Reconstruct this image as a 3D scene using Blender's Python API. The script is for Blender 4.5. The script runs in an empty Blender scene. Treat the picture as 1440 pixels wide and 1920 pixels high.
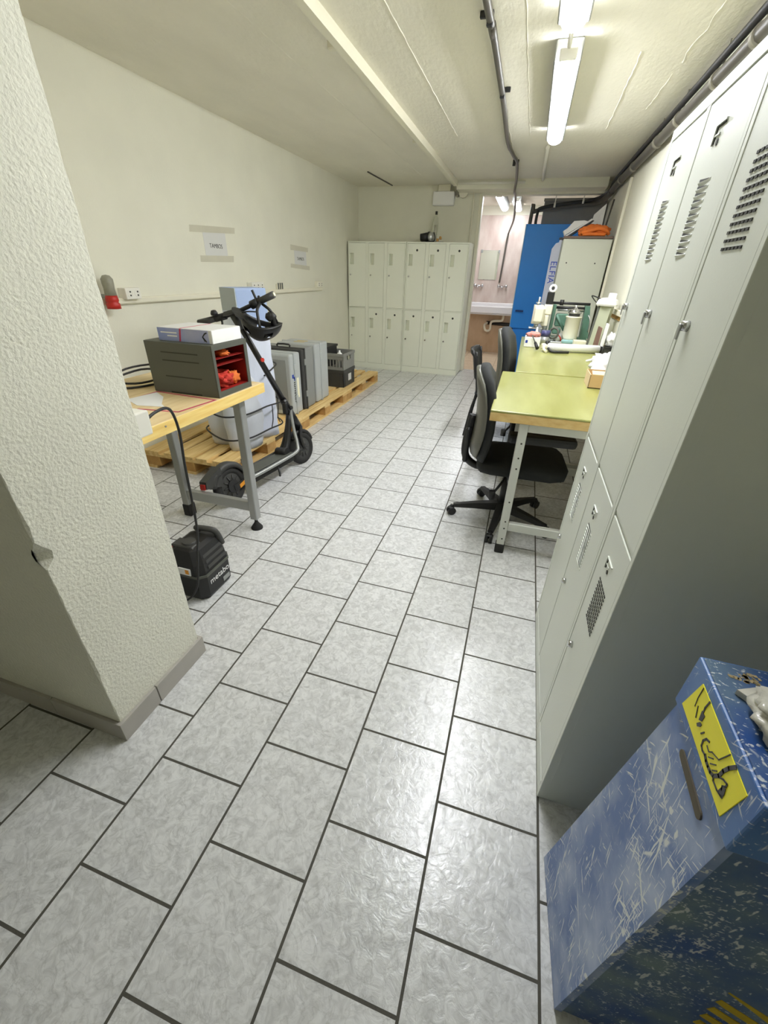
import bpy, bmesh, math, random
from mathutils import Vector, Matrix, noise
random.seed(7)
SC = bpy.context.scene
COL = SC.collection
PI = math.pi

# ------------------------------------------------------------------ camera, world, exposure
CAM_H = 1.42
cp, sp = math.cos(math.radians(30.23)), math.sin(math.radians(30.23))
cy, sy = math.cos(math.radians(-16.45)), math.sin(math.radians(-16.45))
fwd = Vector((sy*cp, cy*cp, -sp)); right = Vector((cy, -sy, 0)); up = right.cross(fwd)
c, s = math.cos(math.radians(1.80)), math.sin(math.radians(1.80))
r2 = c*right + s*up; u2 = -s*right + c*up
cam = bpy.data.cameras.new('camera'); camo = bpy.data.objects.new('camera', cam); COL.objects.link(camo)
cam.sensor_fit = 'VERTICAL'; cam.sensor_height = 24; cam.lens = 775.5/1920*24; cam.clip_start = 0.02
camo.matrix_world = Matrix(((r2.x, u2.x, -fwd.x, 0), (r2.y, u2.y, -fwd.y, 0), (r2.z, u2.z, -fwd.z, CAM_H), (0, 0, 0, 1)))
SC.camera = camo
W = bpy.data.worlds.new('world'); SC.world = W; W.use_nodes = True
W.node_tree.nodes['Background'].inputs[0].default_value = (0.9, 0.95, 1, 1)
W.node_tree.nodes['Background'].inputs[1].default_value = 0.05
SC.view_settings.view_transform = 'Standard'; SC.view_settings.look = 'None'
SC.view_settings.gamma = 1; SC.view_settings.use_curve_mapping = False
SC.view_settings.exposure = 1.5
LAMP = 27.0            # emission of the ceiling tubes
LAMP_WASH = 11.0
LAMP_COL = (0.965, 0.985, 1.03)
try:
    SC.cycles.use_denoising = True
    SC.cycles.max_bounces = 10; SC.cycles.diffuse_bounces = 6
except Exception: pass

# ------------------------------------------------------------------ materials
def lin(v):
    v /= 255.0
    return v/12.92 if v <= 0.04045 else ((v+0.055)/1.055)**2.4
def S(r, g, b): return (lin(r), lin(g), lin(b), 1)
MATS = {}
def mat(name, col, rough=0.5, metal=0.0, var=0.0, scale=8.0, bump=0.0, bscale=60.0, stretch=(1, 1, 1), col2=None, spec=0.5, trans=0.0, detail=4):
    m = bpy.data.materials.new(name); m.use_nodes = True
    nt = m.node_tree; N = nt.nodes; L = nt.links; b = N['Principled BSDF']
    b.inputs['Base Color'].default_value = col; b.inputs['Roughness'].default_value = rough; b.inputs['Metallic'].default_value = metal
    b.inputs['Specular IOR Level'].default_value = spec
    if trans: b.inputs['Transmission Weight'].default_value = trans
    tc = N.new('ShaderNodeTexCoord'); mp = N.new('ShaderNodeMapping'); mp.inputs['Scale'].default_value = stretch
    L.new(tc.outputs['Object'], mp.inputs[0])
    if var or col2:
        n = N.new('ShaderNodeTexNoise'); n.inputs['Scale'].default_value = scale; n.inputs['Detail'].default_value = detail
        L.new(mp.outputs[0], n.inputs['Vector'])
        r = N.new('ShaderNodeValToRGB')
        r.color_ramp.elements[0].position = 0.32; r.color_ramp.elements[1].position = 0.68
        if col2 is None:
            col2 = tuple(min(1, x*(1-var)) for x in col[:3])+(1,)
        r.color_ramp.elements[0].color = col2; r.color_ramp.elements[1].color = col
        L.new(n.outputs['Fac'], r.inputs[0]); L.new(r.outputs[0], b.inputs['Base Color'])
    if bump:
        n2 = N.new('ShaderNodeTexNoise'); n2.inputs['Scale'].default_value = bscale; n2.inputs['Detail'].default_value = 5
        L.new(mp.outputs[0], n2.inputs['Vector'])
        bp = N.new('ShaderNodeBump'); bp.inputs['Strength'].default_value = bump; bp.inputs['Distance'].default_value = 0.01
        L.new(n2.outputs['Fac'], bp.inputs['Height']); L.new(bp.outputs[0], b.inputs['Normal'])
    MATS[name] = m
    return m
def emat(name, col, strength):
    m = bpy.data.materials.new(name); m.use_nodes = True
    b = m.node_tree.nodes['Principled BSDF']
    b.inputs['Base Color'].default_value = (0.9, 0.9, 0.9, 1); b.inputs['Roughness'].default_value = 0.4
    b.inputs['Emission Color'].default_value = (*col, 1); b.inputs['Emission Strength'].default_value = strength
    MATS[name] = m
    return m

# floor tiles: 30 cm squares in half-bond strips running down the room
def floor_mat(name, x0, y0, ctile, cvein, cgrout, rough=0.3):
    m = bpy.data.materials.new(name); m.use_nodes = True
    nt = m.node_tree; N = nt.nodes; L = nt.links; b = N['Principled BSDF']
    tc = N.new('ShaderNodeTexCoord'); sx = N.new('ShaderNodeSeparateXYZ'); L.new(tc.outputs['Object'], sx.inputs[0])
    def m_add(sock, v):
        a = N.new('ShaderNodeMath'); a.operation = 'ADD'; L.new(sock, a.inputs[0]); a.inputs[1].default_value = v; return a.outputs[0]
    cx = N.new('ShaderNodeCombineXYZ')
    L.new(m_add(sx.outputs['Y'], -y0 + 0.5*0.3028 + 0.3028*40), cx.inputs['X']); L.new(m_add(sx.outputs['X'], -x0 + 0.29995*20), cx.inputs['Y'])
    br = N.new('ShaderNodeTexBrick'); L.new(cx.outputs[0], br.inputs['Vector'])
    br.offset = 0.5; br.offset_frequency = 2; br.squash = 1.0
    br.inputs['Scale'].default_value = 1.0; br.inputs['Brick Width'].default_value = 0.3028; br.inputs['Row Height'].default_value = 0.29995
    br.inputs['Mortar Size'].default_value = 0.0040; br.inputs['Mortar Smooth'].default_value = 0.15; br.inputs['Bias'].default_value = 0
    br.inputs['Color1'].default_value = (0, 0, 0, 1); br.inputs['Color2'].default_value = (1, 1, 1, 1)
    # per-tile shift of the marbling
    vm = N.new('ShaderNodeVectorMath'); vm.operation = 'MULTIPLY_ADD'
    L.new(br.outputs['Color'], vm.inputs[0]); vm.inputs[1].default_value = (3.1, 5.3, 2.7); L.new(tc.outputs['Object'], vm.inputs[2])
    n1 = N.new('ShaderNodeTexNoise'); n1.inputs['Scale'].default_value = 32; n1.inputs['Detail'].default_value = 5; n1.inputs['Roughness'].default_value = 0.6; n1.inputs['Distortion'].default_value = 1.2
    L.new(vm.outputs[0], n1.inputs['Vector'])
    r1 = N.new('ShaderNodeValToRGB'); e = r1.color_ramp.elements
    e[0].position = 0.36; e[0].color = cvein; e[1].position = 0.62; e[1].color = ctile
    L.new(n1.outputs['Fac'], r1.inputs[0])
    n3 = N.new('ShaderNodeTexNoise'); n3.inputs['Scale'].default_value = 13; n3.inputs['Detail'].default_value = 6; n3.inputs['Distortion'].default_value = 2.0
    L.new(vm.outputs[0], n3.inputs['Vector'])
    r3 = N.new('ShaderNodeValToRGB'); e = r3.color_ramp.elements      # thin veins where the noise crosses its middle
    e[0].position = 0.47; e[0].color = (1, 1, 1, 1); e[1].position = 0.53; e[1].color = (1, 1, 1, 1)
    k = e.new(0.5); k.color = (0.8, 0.8, 0.795, 1)
    L.new(n3.outputs['Fac'], r3.inputs[0])
    mv = N.new('ShaderNodeMix'); mv.data_type = 'RGBA'; mv.blend_type = 'MULTIPLY'; mv.inputs['Factor'].default_value = 0.8
    L.new(r1.outputs[0], mv.inputs['A']); L.new(r3.outputs[0], mv.inputs['B'])
    mg = N.new('ShaderNodeMix'); mg.data_type = 'RGBA'; L.new(br.outputs['Fac'], mg.inputs['Factor'])
    L.new(mv.outputs['Result'], mg.inputs['A']); mg.inputs['B'].default_value = cgrout
    L.new(mg.outputs['Result'], b.inputs['Base Color'])
    rr = N.new('ShaderNodeMapRange'); rr.inputs['To Min'].default_value = rough; rr.inputs['To Max'].default_value = 0.9
    L.new(br.outputs['Fac'], rr.inputs['Value']); L.new(rr.outputs[0], b.inputs['Roughness'])
    inv = N.new('ShaderNodeMath'); inv.operation = 'MULTIPLY_ADD'; L.new(br.outputs['Fac'], inv.inputs[0]); inv.inputs[1].default_value = -1.5; L.new(n1.outputs['Fac'], inv.inputs[2])
    bp = N.new('ShaderNodeBump'); bp.inputs['Strength'].default_value = 0.35; bp.inputs['Distance'].default_value = 0.004
    L.new(inv.outputs[0], bp.inputs['Height']); L.new(bp.outputs[0], b.inputs['Normal'])
    return m
M_floor = floor_mat('tile_floor', -1.2016, 0.083, S(220, 221, 220), S(194, 195, 194), S(80, 78, 70), 0.18)
M_wfloor = floor_mat('tile_floor_beige', -1.0, 0.1, S(214, 196, 170), S(200, 180, 152), S(170, 152, 128), 0.35)

M_wall = mat('cream_wall_paint', S(229, 227, 210), 0.75, var=0.05, scale=3, bump=0.12, bscale=90)
M_pillar = mat('rough_plaster', S(228, 227, 212), 0.8, bump=0.5, bscale=110, var=0.05, scale=5)
M_ceil = mat('painted_concrete', S(236, 232, 217), 0.8, var=0.08, scale=2.2, bump=0.35, bscale=28, stretch=(1.6, 0.6, 1))
M_skirt = mat('grey_skirting_tile', S(176, 172, 164), 0.45, var=0.06, scale=14)
M_grout = mat('grey_grout', S(120, 117, 108), 0.9, var=0.1)
M_white = mat('white_plastic', S(232, 230, 220), 0.45, var=0.02)
M_trunk = mat('cream_plastic', S(232, 228, 208), 0.5, var=0.02)
M_locker = mat('grey_green_steel', S(220, 224, 214), 0.42, spec=0.5, var=0.02, scale=3, bump=0.03, bscale=220)
M_lockdark = mat('dark_slot', S(52, 52, 46), 0.7, var=0.1)
M_chrome = mat('chrome', S(205, 205, 205), 0.22, metal=1.0, var=0.03)
M_steel = mat('brushed_grey_steel', S(170, 172, 170), 0.38, metal=0.55, var=0.06, scale=20, stretch=(1, 1, 0.2))
M_black = mat('black_plastic', S(34, 34, 34), 0.5, var=0.15, scale=20, bump=0.05, bscale=200)
M_blacks = mat('black_satin', S(26, 26, 27), 0.32, var=0.1)
M_rubber = mat('black_rubber', S(40, 39, 37), 0.75, var=0.2, scale=40, bump=0.2, bscale=160)
M_dgrey = mat('dark_grey_plastic', S(86, 88, 80), 0.5, var=0.05, bump=0.06, bscale=250)
M_dgrey2 = mat('charcoal_plastic', S(62, 62, 60), 0.5, var=0.06, bump=0.06, bscale=200)
M_red = mat('red_plastic', S(190, 34, 24), 0.45, var=0.15, scale=12)
M_redin = mat('deep_red_liner', S(150, 22, 14), 0.55, var=0.25, scale=9)
M_redcloth = mat('red_cloth', S(214, 58, 40), 0.8, var=0.25, scale=30, bump=0.4, bscale=60)
M_orange = mat('orange_cloth', S(232, 120, 44), 0.75, var=0.18, scale=14, bump=0.4, bscale=40)
M_wood = mat('pale_beech', S(234, 212, 166), 0.5, col2=S(216, 188, 134), scale=5, stretch=(8, 0.7, 8), bump=0.05, bscale=40)
M_woodedge = mat('yellow_wood_edge', S(244, 218, 140), 0.55, col2=S(230, 192, 108), scale=4, stretch=(6, 0.8, 14))
M_green = mat('varnished_yellow_green_wood', S(158, 160, 96), 0.28, col2=S(142, 142, 74), scale=3.2, stretch=(4, 0.7, 4), spec=0.5)
M_greenedge = mat('bench_edge_wood', S(214, 188, 126), 0.5, col2=S(196, 160, 98), scale=5, stretch=(4, 4, 9))
M_pallet = mat('raw_pine', S(234, 206, 146), 0.75, col2=S(208, 170, 104), scale=5, stretch=(9, 0.6, 9), bump=0.12, bscale=60)
M_palletd = mat('pine_block', S(206, 164, 100), 0.8, col2=S(172, 128, 70), scale=9, bump=0.15, bscale=60)
M_case = mat('grey_case_plastic', S(178, 182, 180), 0.5, var=0.04, bump=0.05, bscale=250)
M_case2 = mat('mid_grey_case_plastic', S(140, 142, 138), 0.5, var=0.05, bump=0.05, bscale=250)
M_caseface = mat('grey_case_side', S(150, 152, 148), 0.55, var=0.06, scale=6)
M_blue = mat('blue_door_paint', S(30, 136, 230), 0.45, var=0.06, scale=3)
M_wrap = mat('bluish_plastic_wrap', S(222, 228, 244), 0.3, var=0.08, scale=9, bump=0.5, bscale=14, stretch=(1, 1, 0.5))
M_wrapg = mat('grey_plastic_wrap', S(216, 220, 228), 0.32, var=0.08, scale=9, bump=0.5, bscale=16, stretch=(1, 1, 0.5))
M_foam = mat('pale_blue_board', S(164, 184, 222), 0.55, var=0.05, scale=4)
M_foamg = mat('grey_board_side', S(182, 190, 192), 0.6, var=0.05, scale=4)
M_paper = mat('white_paper', S(214, 214, 210), 0.8, var=0.02)
M_brightpaper = mat('bright_white_card', S(238, 238, 236), 0.7, var=0.02)
M_tape = mat('translucent_beige_tape', S(204, 200, 180), 0.6, var=0.05)
M_ink = mat('black_ink', S(48, 46, 42), 0.7, var=0.05)
M_yellow = mat('yellow_sticker', S(255, 246, 44), 0.5, var=0.03)
M_yellowd = mat('worn_yellow_paint', S(206, 176, 30), 0.6, var=0.25, scale=40)
M_card = mat('brown_cardboard', S(202, 168, 118), 0.8, var=0.06, scale=6)
M_cardl = mat('pale_cardboard', S(228, 204, 166), 0.8, var=0.06, scale=6)
M_pinktape = mat('magenta_tape', S(196, 60, 96), 0.5, var=0.1)
M_pipe = mat('dark_grey_pvc', S(84, 80, 72), 0.4, var=0.12, scale=12)
M_pipel = mat('grey_pvc', S(140, 136, 122), 0.4, var=0.1, scale=12)
M_alu = mat('aluminium', S(196, 198, 198), 0.3, metal=0.9, var=0.04)
M_fabric = mat('charcoal_fabric', S(38, 40, 40), 0.85, var=0.15, scale=60, bump=0.2, bscale=300)
M_fabshell = mat('olive_grey_back_shell', S(96, 96, 86), 0.35, var=0.06)
M_pinktile = mat('marbled_pink_tile', S(214, 202, 192), 0.3, col2=S(190, 170, 160), scale=4.5, stretch=(1.6, 1, 0.6), detail=6)
M_sink = mat('white_enamel', S(228, 226, 226), 0.18, var=0.02)
M_mirror = mat('mirror_glass', S(225, 230, 228), 0.03, metal=1.0, var=0.01)
M_duct = mat('dark_grey_duct', S(136, 132, 124), 0.6, var=0.1)
M_cabinet = mat('pale_grey_cabinet', S(206, 208, 192), 0.5, var=0.03, scale=3)
M_mach = mat('machine_green', S(92, 130, 112), 0.4, var=0.12, scale=20)
M_cream = mat('cream_machine_paint', S(232, 228, 206), 0.35, var=0.03)
M_clear = mat('clear_plastic_bag', S(222, 220, 208), 0.2, var=0.25, scale=18, bump=0.6, bscale=30)
M_orangep = mat('orange_reflector', S(226, 150, 40), 0.4, var=0.1)
M_tan = mat('peeled_paper_residue', S(200, 182, 140), 0.9, var=0.4, scale=60)
M_bluelogo = mat('blue_logo_print', S(28, 60, 160), 0.6, var=0.05)
M_palelabel = mat('pale_yellow_label', S(240, 236, 206), 0.7, var=0.03)
M_violet = mat('grey_violet_print', S(168, 172, 204), 0.5, col2=S(120, 140, 206), scale=5)
M_lilac = mat('lilac_panel', S(178, 182, 196), 0.5, var=0.05)
M_lamp = emat('tube_diffuser', LAMP_COL, LAMP)
M_lampw = emat('washroom_tube_diffuser', (0.94, 0.98, 1.05), LAMP_WASH)

def scratched(name, dark, light, amount):
    m = bpy.data.materials.new(name); m.use_nodes = True
    nt = m.node_tree; N = nt.nodes; L = nt.links; b = N['Principled BSDF']
    tc = N.new('ShaderNodeTexCoord')
    n = N.new('ShaderNodeTexNoise'); n.inputs['Scale'].default_value = 9; n.inputs['Detail'].default_value = 6; L.new(tc.outputs['Object'], n.inputs['Vector'])
    r = N.new('ShaderNodeValToRGB'); r.color_ramp.elements[0].position = 0.4; r.color_ramp.elements[1].position = 0.72
    r.color_ramp.elements[0].color = dark; r.color_ramp.elements[1].color = light
    L.new(n.outputs['Fac'], r.inputs[0])
    last = r.outputs[0]
    msk = N.new('ShaderNodeTexNoise'); msk.inputs['Scale'].default_value = 6; msk.inputs['Detail'].default_value = 2; L.new(tc.outputs['Object'], msk.inputs['Vector'])
    for rot, sc, lo in (((0.35, 0.1, 0), (90, 120, 9), 0.675), ((-0.75, 0.1, 0.2), (90, 150, 10), 0.69), ((1.25, 0, 0.2), (90, 170, 12), 0.69), ((0.1, 0, 0.15), (90, 300, 16), 0.665), ((0.6, 0.3, 0), (60, 60, 40), 0.73), ((2.2, 0.2, 0), (120, 260, 18), 0.685), ((-0.25, 0.3, 0.8), (40, 45, 8), 0.74)):
        m0 = N.new('ShaderNodeMapping'); m0.inputs['Rotation'].default_value = rot; L.new(tc.outputs['Object'], m0.inputs[0])
        mp = N.new('ShaderNodeMapping'); mp.inputs['Scale'].default_value = sc
        L.new(m0.outputs[0], mp.inputs[0])
        k = N.new('ShaderNodeTexNoise'); k.inputs['Scale'].default_value = 1; k.inputs['Detail'].default_value = 2; L.new(mp.outputs[0], k.inputs['Vector'])
        q = N.new('ShaderNodeValToRGB'); q.color_ramp.elements[0].position = lo; q.color_ramp.elements[1].position = lo+0.05
        q.color_ramp.elements[0].color = (0, 0, 0, 1); q.color_ramp.elements[1].color = (amount, amount, amount, 1)
        sm = N.new('ShaderNodeMath'); sm.operation = 'MULTIPLY_ADD'; L.new(msk.outputs['Fac'], sm.inputs[0]); sm.inputs[1].default_value = 0.24; L.new(k.outputs['Fac'], sm.inputs[2])
        off = N.new('ShaderNodeMath'); off.operation = 'SUBTRACT'; L.new(sm.outputs[0], off.inputs[0]); off.inputs[1].default_value = 0.103
        L.new(off.outputs[0], q.inputs[0])
        mx = N.new('ShaderNodeMix'); mx.data_type = 'RGBA'; L.new(q.outputs[0], mx.inputs['Factor']); L.new(last, mx.inputs['A']); mx.inputs['B'].default_value = S(222, 226, 226)
        last = mx.outputs['Result']
    L.new(last, b.inputs['Base Color']); b.inputs['Roughness'].default_value = 0.4
    return m
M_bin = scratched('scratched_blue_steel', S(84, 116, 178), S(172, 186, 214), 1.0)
M_bind = scratched('dirty_shaded_blue_steel', S(38, 78, 146), S(116, 138, 146), 0.8)  # darker copy for lid and front: dirt, with their shade painted in
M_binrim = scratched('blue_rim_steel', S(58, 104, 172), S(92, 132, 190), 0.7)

# ------------------------------------------------------------------ mesh builder
class B:
    def __init__(self): self.bm = bmesh.new(); self.mi = 0
    def _fin(self, faces, smooth=False):
        for f in faces: f.material_index = self.mi; f.smooth = smooth
    def box(self, x0, x1, y0, y1, z0, z1, bev=0.0, seg=1, M=None, taper=None):
        vs = [self.bm.verts.new((x, y, z)) for z in (z0, z1) for y in (y0, y1) for x in (x0, x1)]
        if taper:      # shrink the bottom around the centre
            cx, cyy = (x0+x1)/2, (y0+y1)/2
            for v in vs[:4]: v.co.x = cx+(v.co.x-cx)*taper; v.co.y = cyy+(v.co.y-cyy)*taper
        fs = [self.bm.faces.new([vs[i] for i in q]) for q in ((0, 2, 3, 1), (4, 5, 7, 6), (0, 1, 5, 4), (2, 6, 7, 3), (0, 4, 6, 2), (1, 3, 7, 5))]
        self._fin(fs)
        if bev > 0:
            es = list({e for f in fs for e in f.edges})
            r = bmesh.ops.bevel(self.bm, geom=es, offset=bev, offset_type='OFFSET', segments=seg, profile=0.5, affect='EDGES', clamp_overlap=True)
            self._fin(r['faces'], False)
            vs = list({v for f in r['faces'] for v in f.verts} | {v for v in vs if v.is_valid})
        if M is not None: bmesh.ops.transform(self.bm, matrix=M, verts=vs)
        return self
    def cyl(self, p0, p1, r0, r1=None, n=16, cap=True, smooth=True):
        p0, p1 = Vector(p0), Vector(p1); r1 = r0 if r1 is None else r1
        d = (p1-p0).normalized(); a = d.orthogonal().normalized(); b = d.cross(a)
        R = [[self.bm.verts.new(p+(a*math.cos(t)+b*math.sin(t))*r) for t in (2*PI*i/n for i in range(n))] for p, r in ((p0, r0), (p1, r1))]
        self._fin([self.bm.faces.new((R[0][i], R[0][(i+1) % n], R[1][(i+1) % n], R[1][i])) for i in range(n)], smooth)
        if cap: self._fin([self.bm.faces.new(R[0][::-1]), self.bm.faces.new(R[1])])
        return self
    def tube(self, pts, r, n=8, closed=False, sub=4):
        P = [Vector(p) for p in pts]
        if sub > 1 and len(P) > 2:
            Q = []; m = len(P)
            for i in range(m if closed else m-1):
                if closed: p = [P[(i+k) % m] for k in (-1, 0, 1, 2)]
                else: p = [P[max(i-1, 0)], P[i], P[i+1], P[min(i+2, m-1)]]
                for j in range(sub):
                    t = j/sub
                    Q.append(0.5*((2*p[1])+(p[2]-p[0])*t+(2*p[0]-5*p[1]+4*p[2]-p[3])*t*t+(3*p[1]-p[0]-3*p[2]+p[3])*t**3))
            if not closed: Q.append(P[-1])
            P = Q
        m = len(P); rings = []; a = None
        for i in range(m):
            if closed: d = P[(i+1) % m]-P[i-1]
            else: d = P[min(i+1, m-1)]-P[max(i-1, 0)]
            if d.length < 1e-9: d = Vector((0, 0, 1))
            d.normalize()
            a = d.orthogonal().normalized() if a is None else (a-d*a.dot(d)).normalized()
            b = d.cross(a); rr = r(i/(m-1)) if callable(r) else r
            rings.append([self.bm.verts.new(P[i]+(a*math.cos(2*PI*k/n)+b*math.sin(2*PI*k/n))*rr) for k in range(n)])
        fs = []
        for i in range(m if closed else m-1):
            A, Bq = rings[i], rings[(i+1) % m]
            off = 0
            if closed and i == m-1:
                off = min(range(n), key=lambda o: (A[0].co-Bq[o].co).length)
            fs += [self.bm.faces.new((A[k], A[(k+1) % n], Bq[(k+1+off) % n], Bq[(k+off) % n])) for k in range(n)]
        self._fin(fs, True)
        if not closed: self._fin([self.bm.faces.new(rings[0][::-1]), self.bm.faces.new(rings[-1])])
        return self
    def lathe(self, prof, c=(0, 0, 0), axis=(0, 0, 1), n=24, smooth=True):
        c = Vector(c); d = Vector(axis).normalized(); a = d.orthogonal().normalized(); b = d.cross(a)
        rings = []
        for r, z in prof:
            if r < 1e-6: rings.append([self.bm.verts.new(c+d*z)])
            else: rings.append([self.bm.verts.new(c+d*z+(a*math.cos(2*PI*k/n)+b*math.sin(2*PI*k/n))*r) for k in range(n)])
        fs = []
        for A, Q in zip(rings, rings[1:]):
            for k in range(n):
                k2 = (k+1) % n
                v = [A[k % len(A)], A[k2 % len(A)], Q[k2 % len(Q)], Q[k % len(Q)]]
                v = [x for i, x in enumerate(v) if x not in v[:i]]
                if len(v) > 2: fs.append(self.bm.faces.new(v))
        self._fin(fs, smooth)
        return self
    def torus(self, c, axis, R, r, n=32, k=10):
        return self.lathe([(R+r*math.cos(2*PI*i/k), r*math.sin(2*PI*i/k)) for i in range(k+1)], c, axis, n)
    def prism(self, poly, plane, a, b, smooth=False):
        def P(u, v, w): return {'xy': (u, v, w), 'xz': (u, w, v), 'yz': (w, u, v)}[plane]
        A = [self.bm.verts.new(P(u, v, a)) for u, v in poly]; Q = [self.bm.verts.new(P(u, v, b)) for u, v in poly]
        n = len(poly)
        fs = [self.bm.faces.new(A[::-1]), self.bm.faces.new(Q)]
        self._fin(fs)
        self._fin([self.bm.faces.new((A[i], A[(i+1) % n], Q[(i+1) % n], Q[i])) for i in range(n)], smooth)
        return self
    def loft(self, rings, cap=True, smooth=True):
        R = [[self.bm.verts.new(p) for p in r] for r in rings]; n = len(R[0])
        fs = [self.bm.faces.new((A[k], A[(k+1) % n], Q[(k+1) % n], Q[k])) for A, Q in zip(R, R[1:]) for k in range(n)]
        self._fin(fs, smooth)
        if cap: self._fin([self.bm.faces.new(R[0][::-1]), self.bm.faces.new(R[-1])], smooth)
        return self
    def hexa(self, pts):     # 8 corners: bottom 4 then top 4
        vs = [self.bm.verts.new(p) for p in pts]
        self._fin([self.bm.faces.new([vs[i] for i in q]) for q in ((3, 2, 1, 0), (4, 5, 6, 7), (0, 1, 5, 4), (1, 2, 6, 5), (2, 3, 7, 6), (3, 0, 4, 7))])
        return self
    def blob(self, c, r, n=20, amp=0.15, f=6.0, seed=0, flat=None):
        c = Vector(c); rings = []
        for i in range(n+1):
            t = PI*i/n; ring = []
            for k in range(2*n):
                p = 2*PI*k/(2*n); d = Vector((math.sin(t)*math.cos(p), math.sin(t)*math.sin(p), math.cos(t)))
                q = 1+amp*noise.noise(d*f*0.5+Vector((seed, seed*2, 0)))+amp*0.5*noise.noise(d*f*1.3+Vector((0, seed, 3)))
                v = Vector((d.x*r[0]*q, d.y*r[1]*q, d.z*r[2]*q))
                if flat is not None and v.z < flat: v.z = flat
                ring.append(c+v)
            rings.append(ring)
        return self.loft(rings, cap=False)
    def stroke(self, pts, w, plane, a, b):   # a flat drawn line as a thin strip
        for (u0, v0), (u1, v1) in zip(pts, pts[1:]):
            L = math.hypot(u1-u0, v1-v0)
            if L < 1e-6: continue
            nx, ny = -(v1-v0)/L*w/2, (u1-u0)/L*w/2; ex, ey = (u1-u0)/L*w*0.3, (v1-v0)/L*w*0.3
            self.prism([(u0+nx-ex, v0+ny-ey), (u0-nx-ex, v0-ny-ey), (u1-nx+ex, v1-ny+ey), (u1+nx+ex, v1+ny+ey)], plane, a, b)
        return self

def link(name, b, mats, parent=None, kind=None):
    me = bpy.data.meshes.new(name)
    bmesh.ops.recalc_face_normals(b.bm, faces=b.bm.faces[:])
    if parent is not None:
        o0 = ORG[parent]
        bmesh.ops.translate(b.bm, vec=-o0, verts=b.bm.verts[:])
    b.bm.to_mesh(me); b.bm.free()
    for m in (mats if isinstance(mats, (list, tuple)) else [mats]): me.materials.append(m)
    o = bpy.data.objects.new(name, me); COL.objects.link(o)
    if parent is not None: o.parent = parent; ORG[o] = ORG[parent]
    else: ORG[o] = Vector((0, 0, 0))
    if kind: o['kind'] = kind
    return o
ORG = {}
def thing(name, label, cat, loc, group=None):
    o = bpy.data.objects.new(name, None); COL.objects.link(o); o.location = loc; o.empty_display_size = 0.1
    o['label'] = label; o['category'] = cat
    if group: o['group'] = group
    ORG[o] = Vector(loc)
    return o
def tag(o, label, cat, group=None):
    o['label'] = label; o['category'] = cat
    if group: o['group'] = group
    return o
def solo(name, b, mats, label, cat, loc, group=None):     # a thing of one mesh, its origin at its base
    b2 = b; bmesh.ops.translate(b2.bm, vec=-Vector(loc), verts=b2.bm.verts[:])
    o = link(name, b2, mats); o.location = loc; ORG[o] = Vector(loc)
    return tag(o, label, cat, group)
def struct(name, b, mats, parent=None): return link(name, b, mats, parent, None if parent else 'structure')
def lettering(text, size, M, depth=0.0006):
    cu = bpy.data.curves.new('t', 'FONT'); cu.body = text; cu.size = size; cu.align_x = 'CENTER'; cu.align_y = 'CENTER'; cu.extrude = depth
    o = bpy.data.objects.new('t', cu); COL.objects.link(o); bpy.context.view_layer.update()
    me = bpy.data.meshes.new_from_object(o.evaluated_get(bpy.context.evaluated_depsgraph_get()))
    me.transform(M); bpy.data.objects.remove(o); bpy.data.curves.remove(cu)
    b = B(); b.bm.from_mesh(me); bpy.data.meshes.remove(me); return b
def frame_m(o, ux, uy):   # matrix whose local x,y run along ux,uy at point o
    ux = Vector(ux).normalized(); uy = Vector(uy).normalized(); uz = ux.cross(uy)
    return Matrix(((ux.x, uy.x, uz.x, o[0]), (ux.y, uy.y, uz.y, o[1]), (ux.z, uy.z, uz.z, o[2]), (0, 0, 0, 1)))

XL, XR, YB, YF, ZC = -2.73, 0.82, 7.35, -1.6, 2.5
XO = -0.87        # left edge of the opening in the back wall
YW = 9.5          # washroom back wall
# ------------------------------------------------------------------ structure
struct('floor', B().box(XL-0.1, XR+0.1, YF-0.1, YB+0.12, -0.1, 0), M_floor)
struct('floor', B().box(-1.5, XR+0.1, YB+0.12, YW+0.1, -0.1, 0.0), M_wfloor)
b = B().box(XL-0.1, XR+0.1, YF-0.1, YB+0.1, ZC, ZC+0.1)
def ridge(x0, y0, x1, y1, w, h, jit):     # seam left by the shuttering boards
    n = max(2, int(abs(y1-y0)/0.035)); top = []
    for i in range(n+1):
        t = i/n; y = y0+(y1-y0)*t; x = x0+(x1-x0)*t+jit*noise.noise(Vector((y*9, x0, 0)))
        ww = w*(0.6+0.7*abs(noise.noise(Vector((y*17, x0+4, 1))))); hh = h*(0.55+0.8*abs(noise.noise(Vector((y*13, x0+9, 2)))))
        top.append([(x-ww, y, ZC+0.002), (x, y, ZC-hh), (x+ww, y, ZC+0.002)])
    b.loft(top, cap=True, smooth=False)
ridge(-0.87, -1.5, -0.876, 4.95, 0.006, 0.0045, 0.004)
ridge(-0.245, -1.5, -0.243, 5.05, 0.006, 0.005, 0.006)
ridge(0.36, 3.5, 0.378, 4.95, 0.008, 0.007, 0.010)
ridge(0.62, 3.0, 0.60, 3.7, 0.005, 0.004, 0.02)
ridge(0.60, 3.85, 0.585, 4.5, 0.005, 0.004, 0.015)
ridge(-0.43, 4.15, -0.40, 5.6, 0.006, 0.005, 0.01)
ridge(-1.6, -1.5, -1.6, 6.9, 0.004, 0.002, 0.004)
struct('ceiling', b, M_ceil)
struct('ceiling', B().box(-1.5, XR+0.1, YB+0.1, YW+0.1, ZC, ZC+0.1), M_ceil)
struct('wall_left', B().box(XL-0.12, XL, YF, YB, 0, ZC), M_wall)
struct('wall_right', B().box(XR, XR+0.12, YF, YW, 0, ZC), M_wall)
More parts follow.
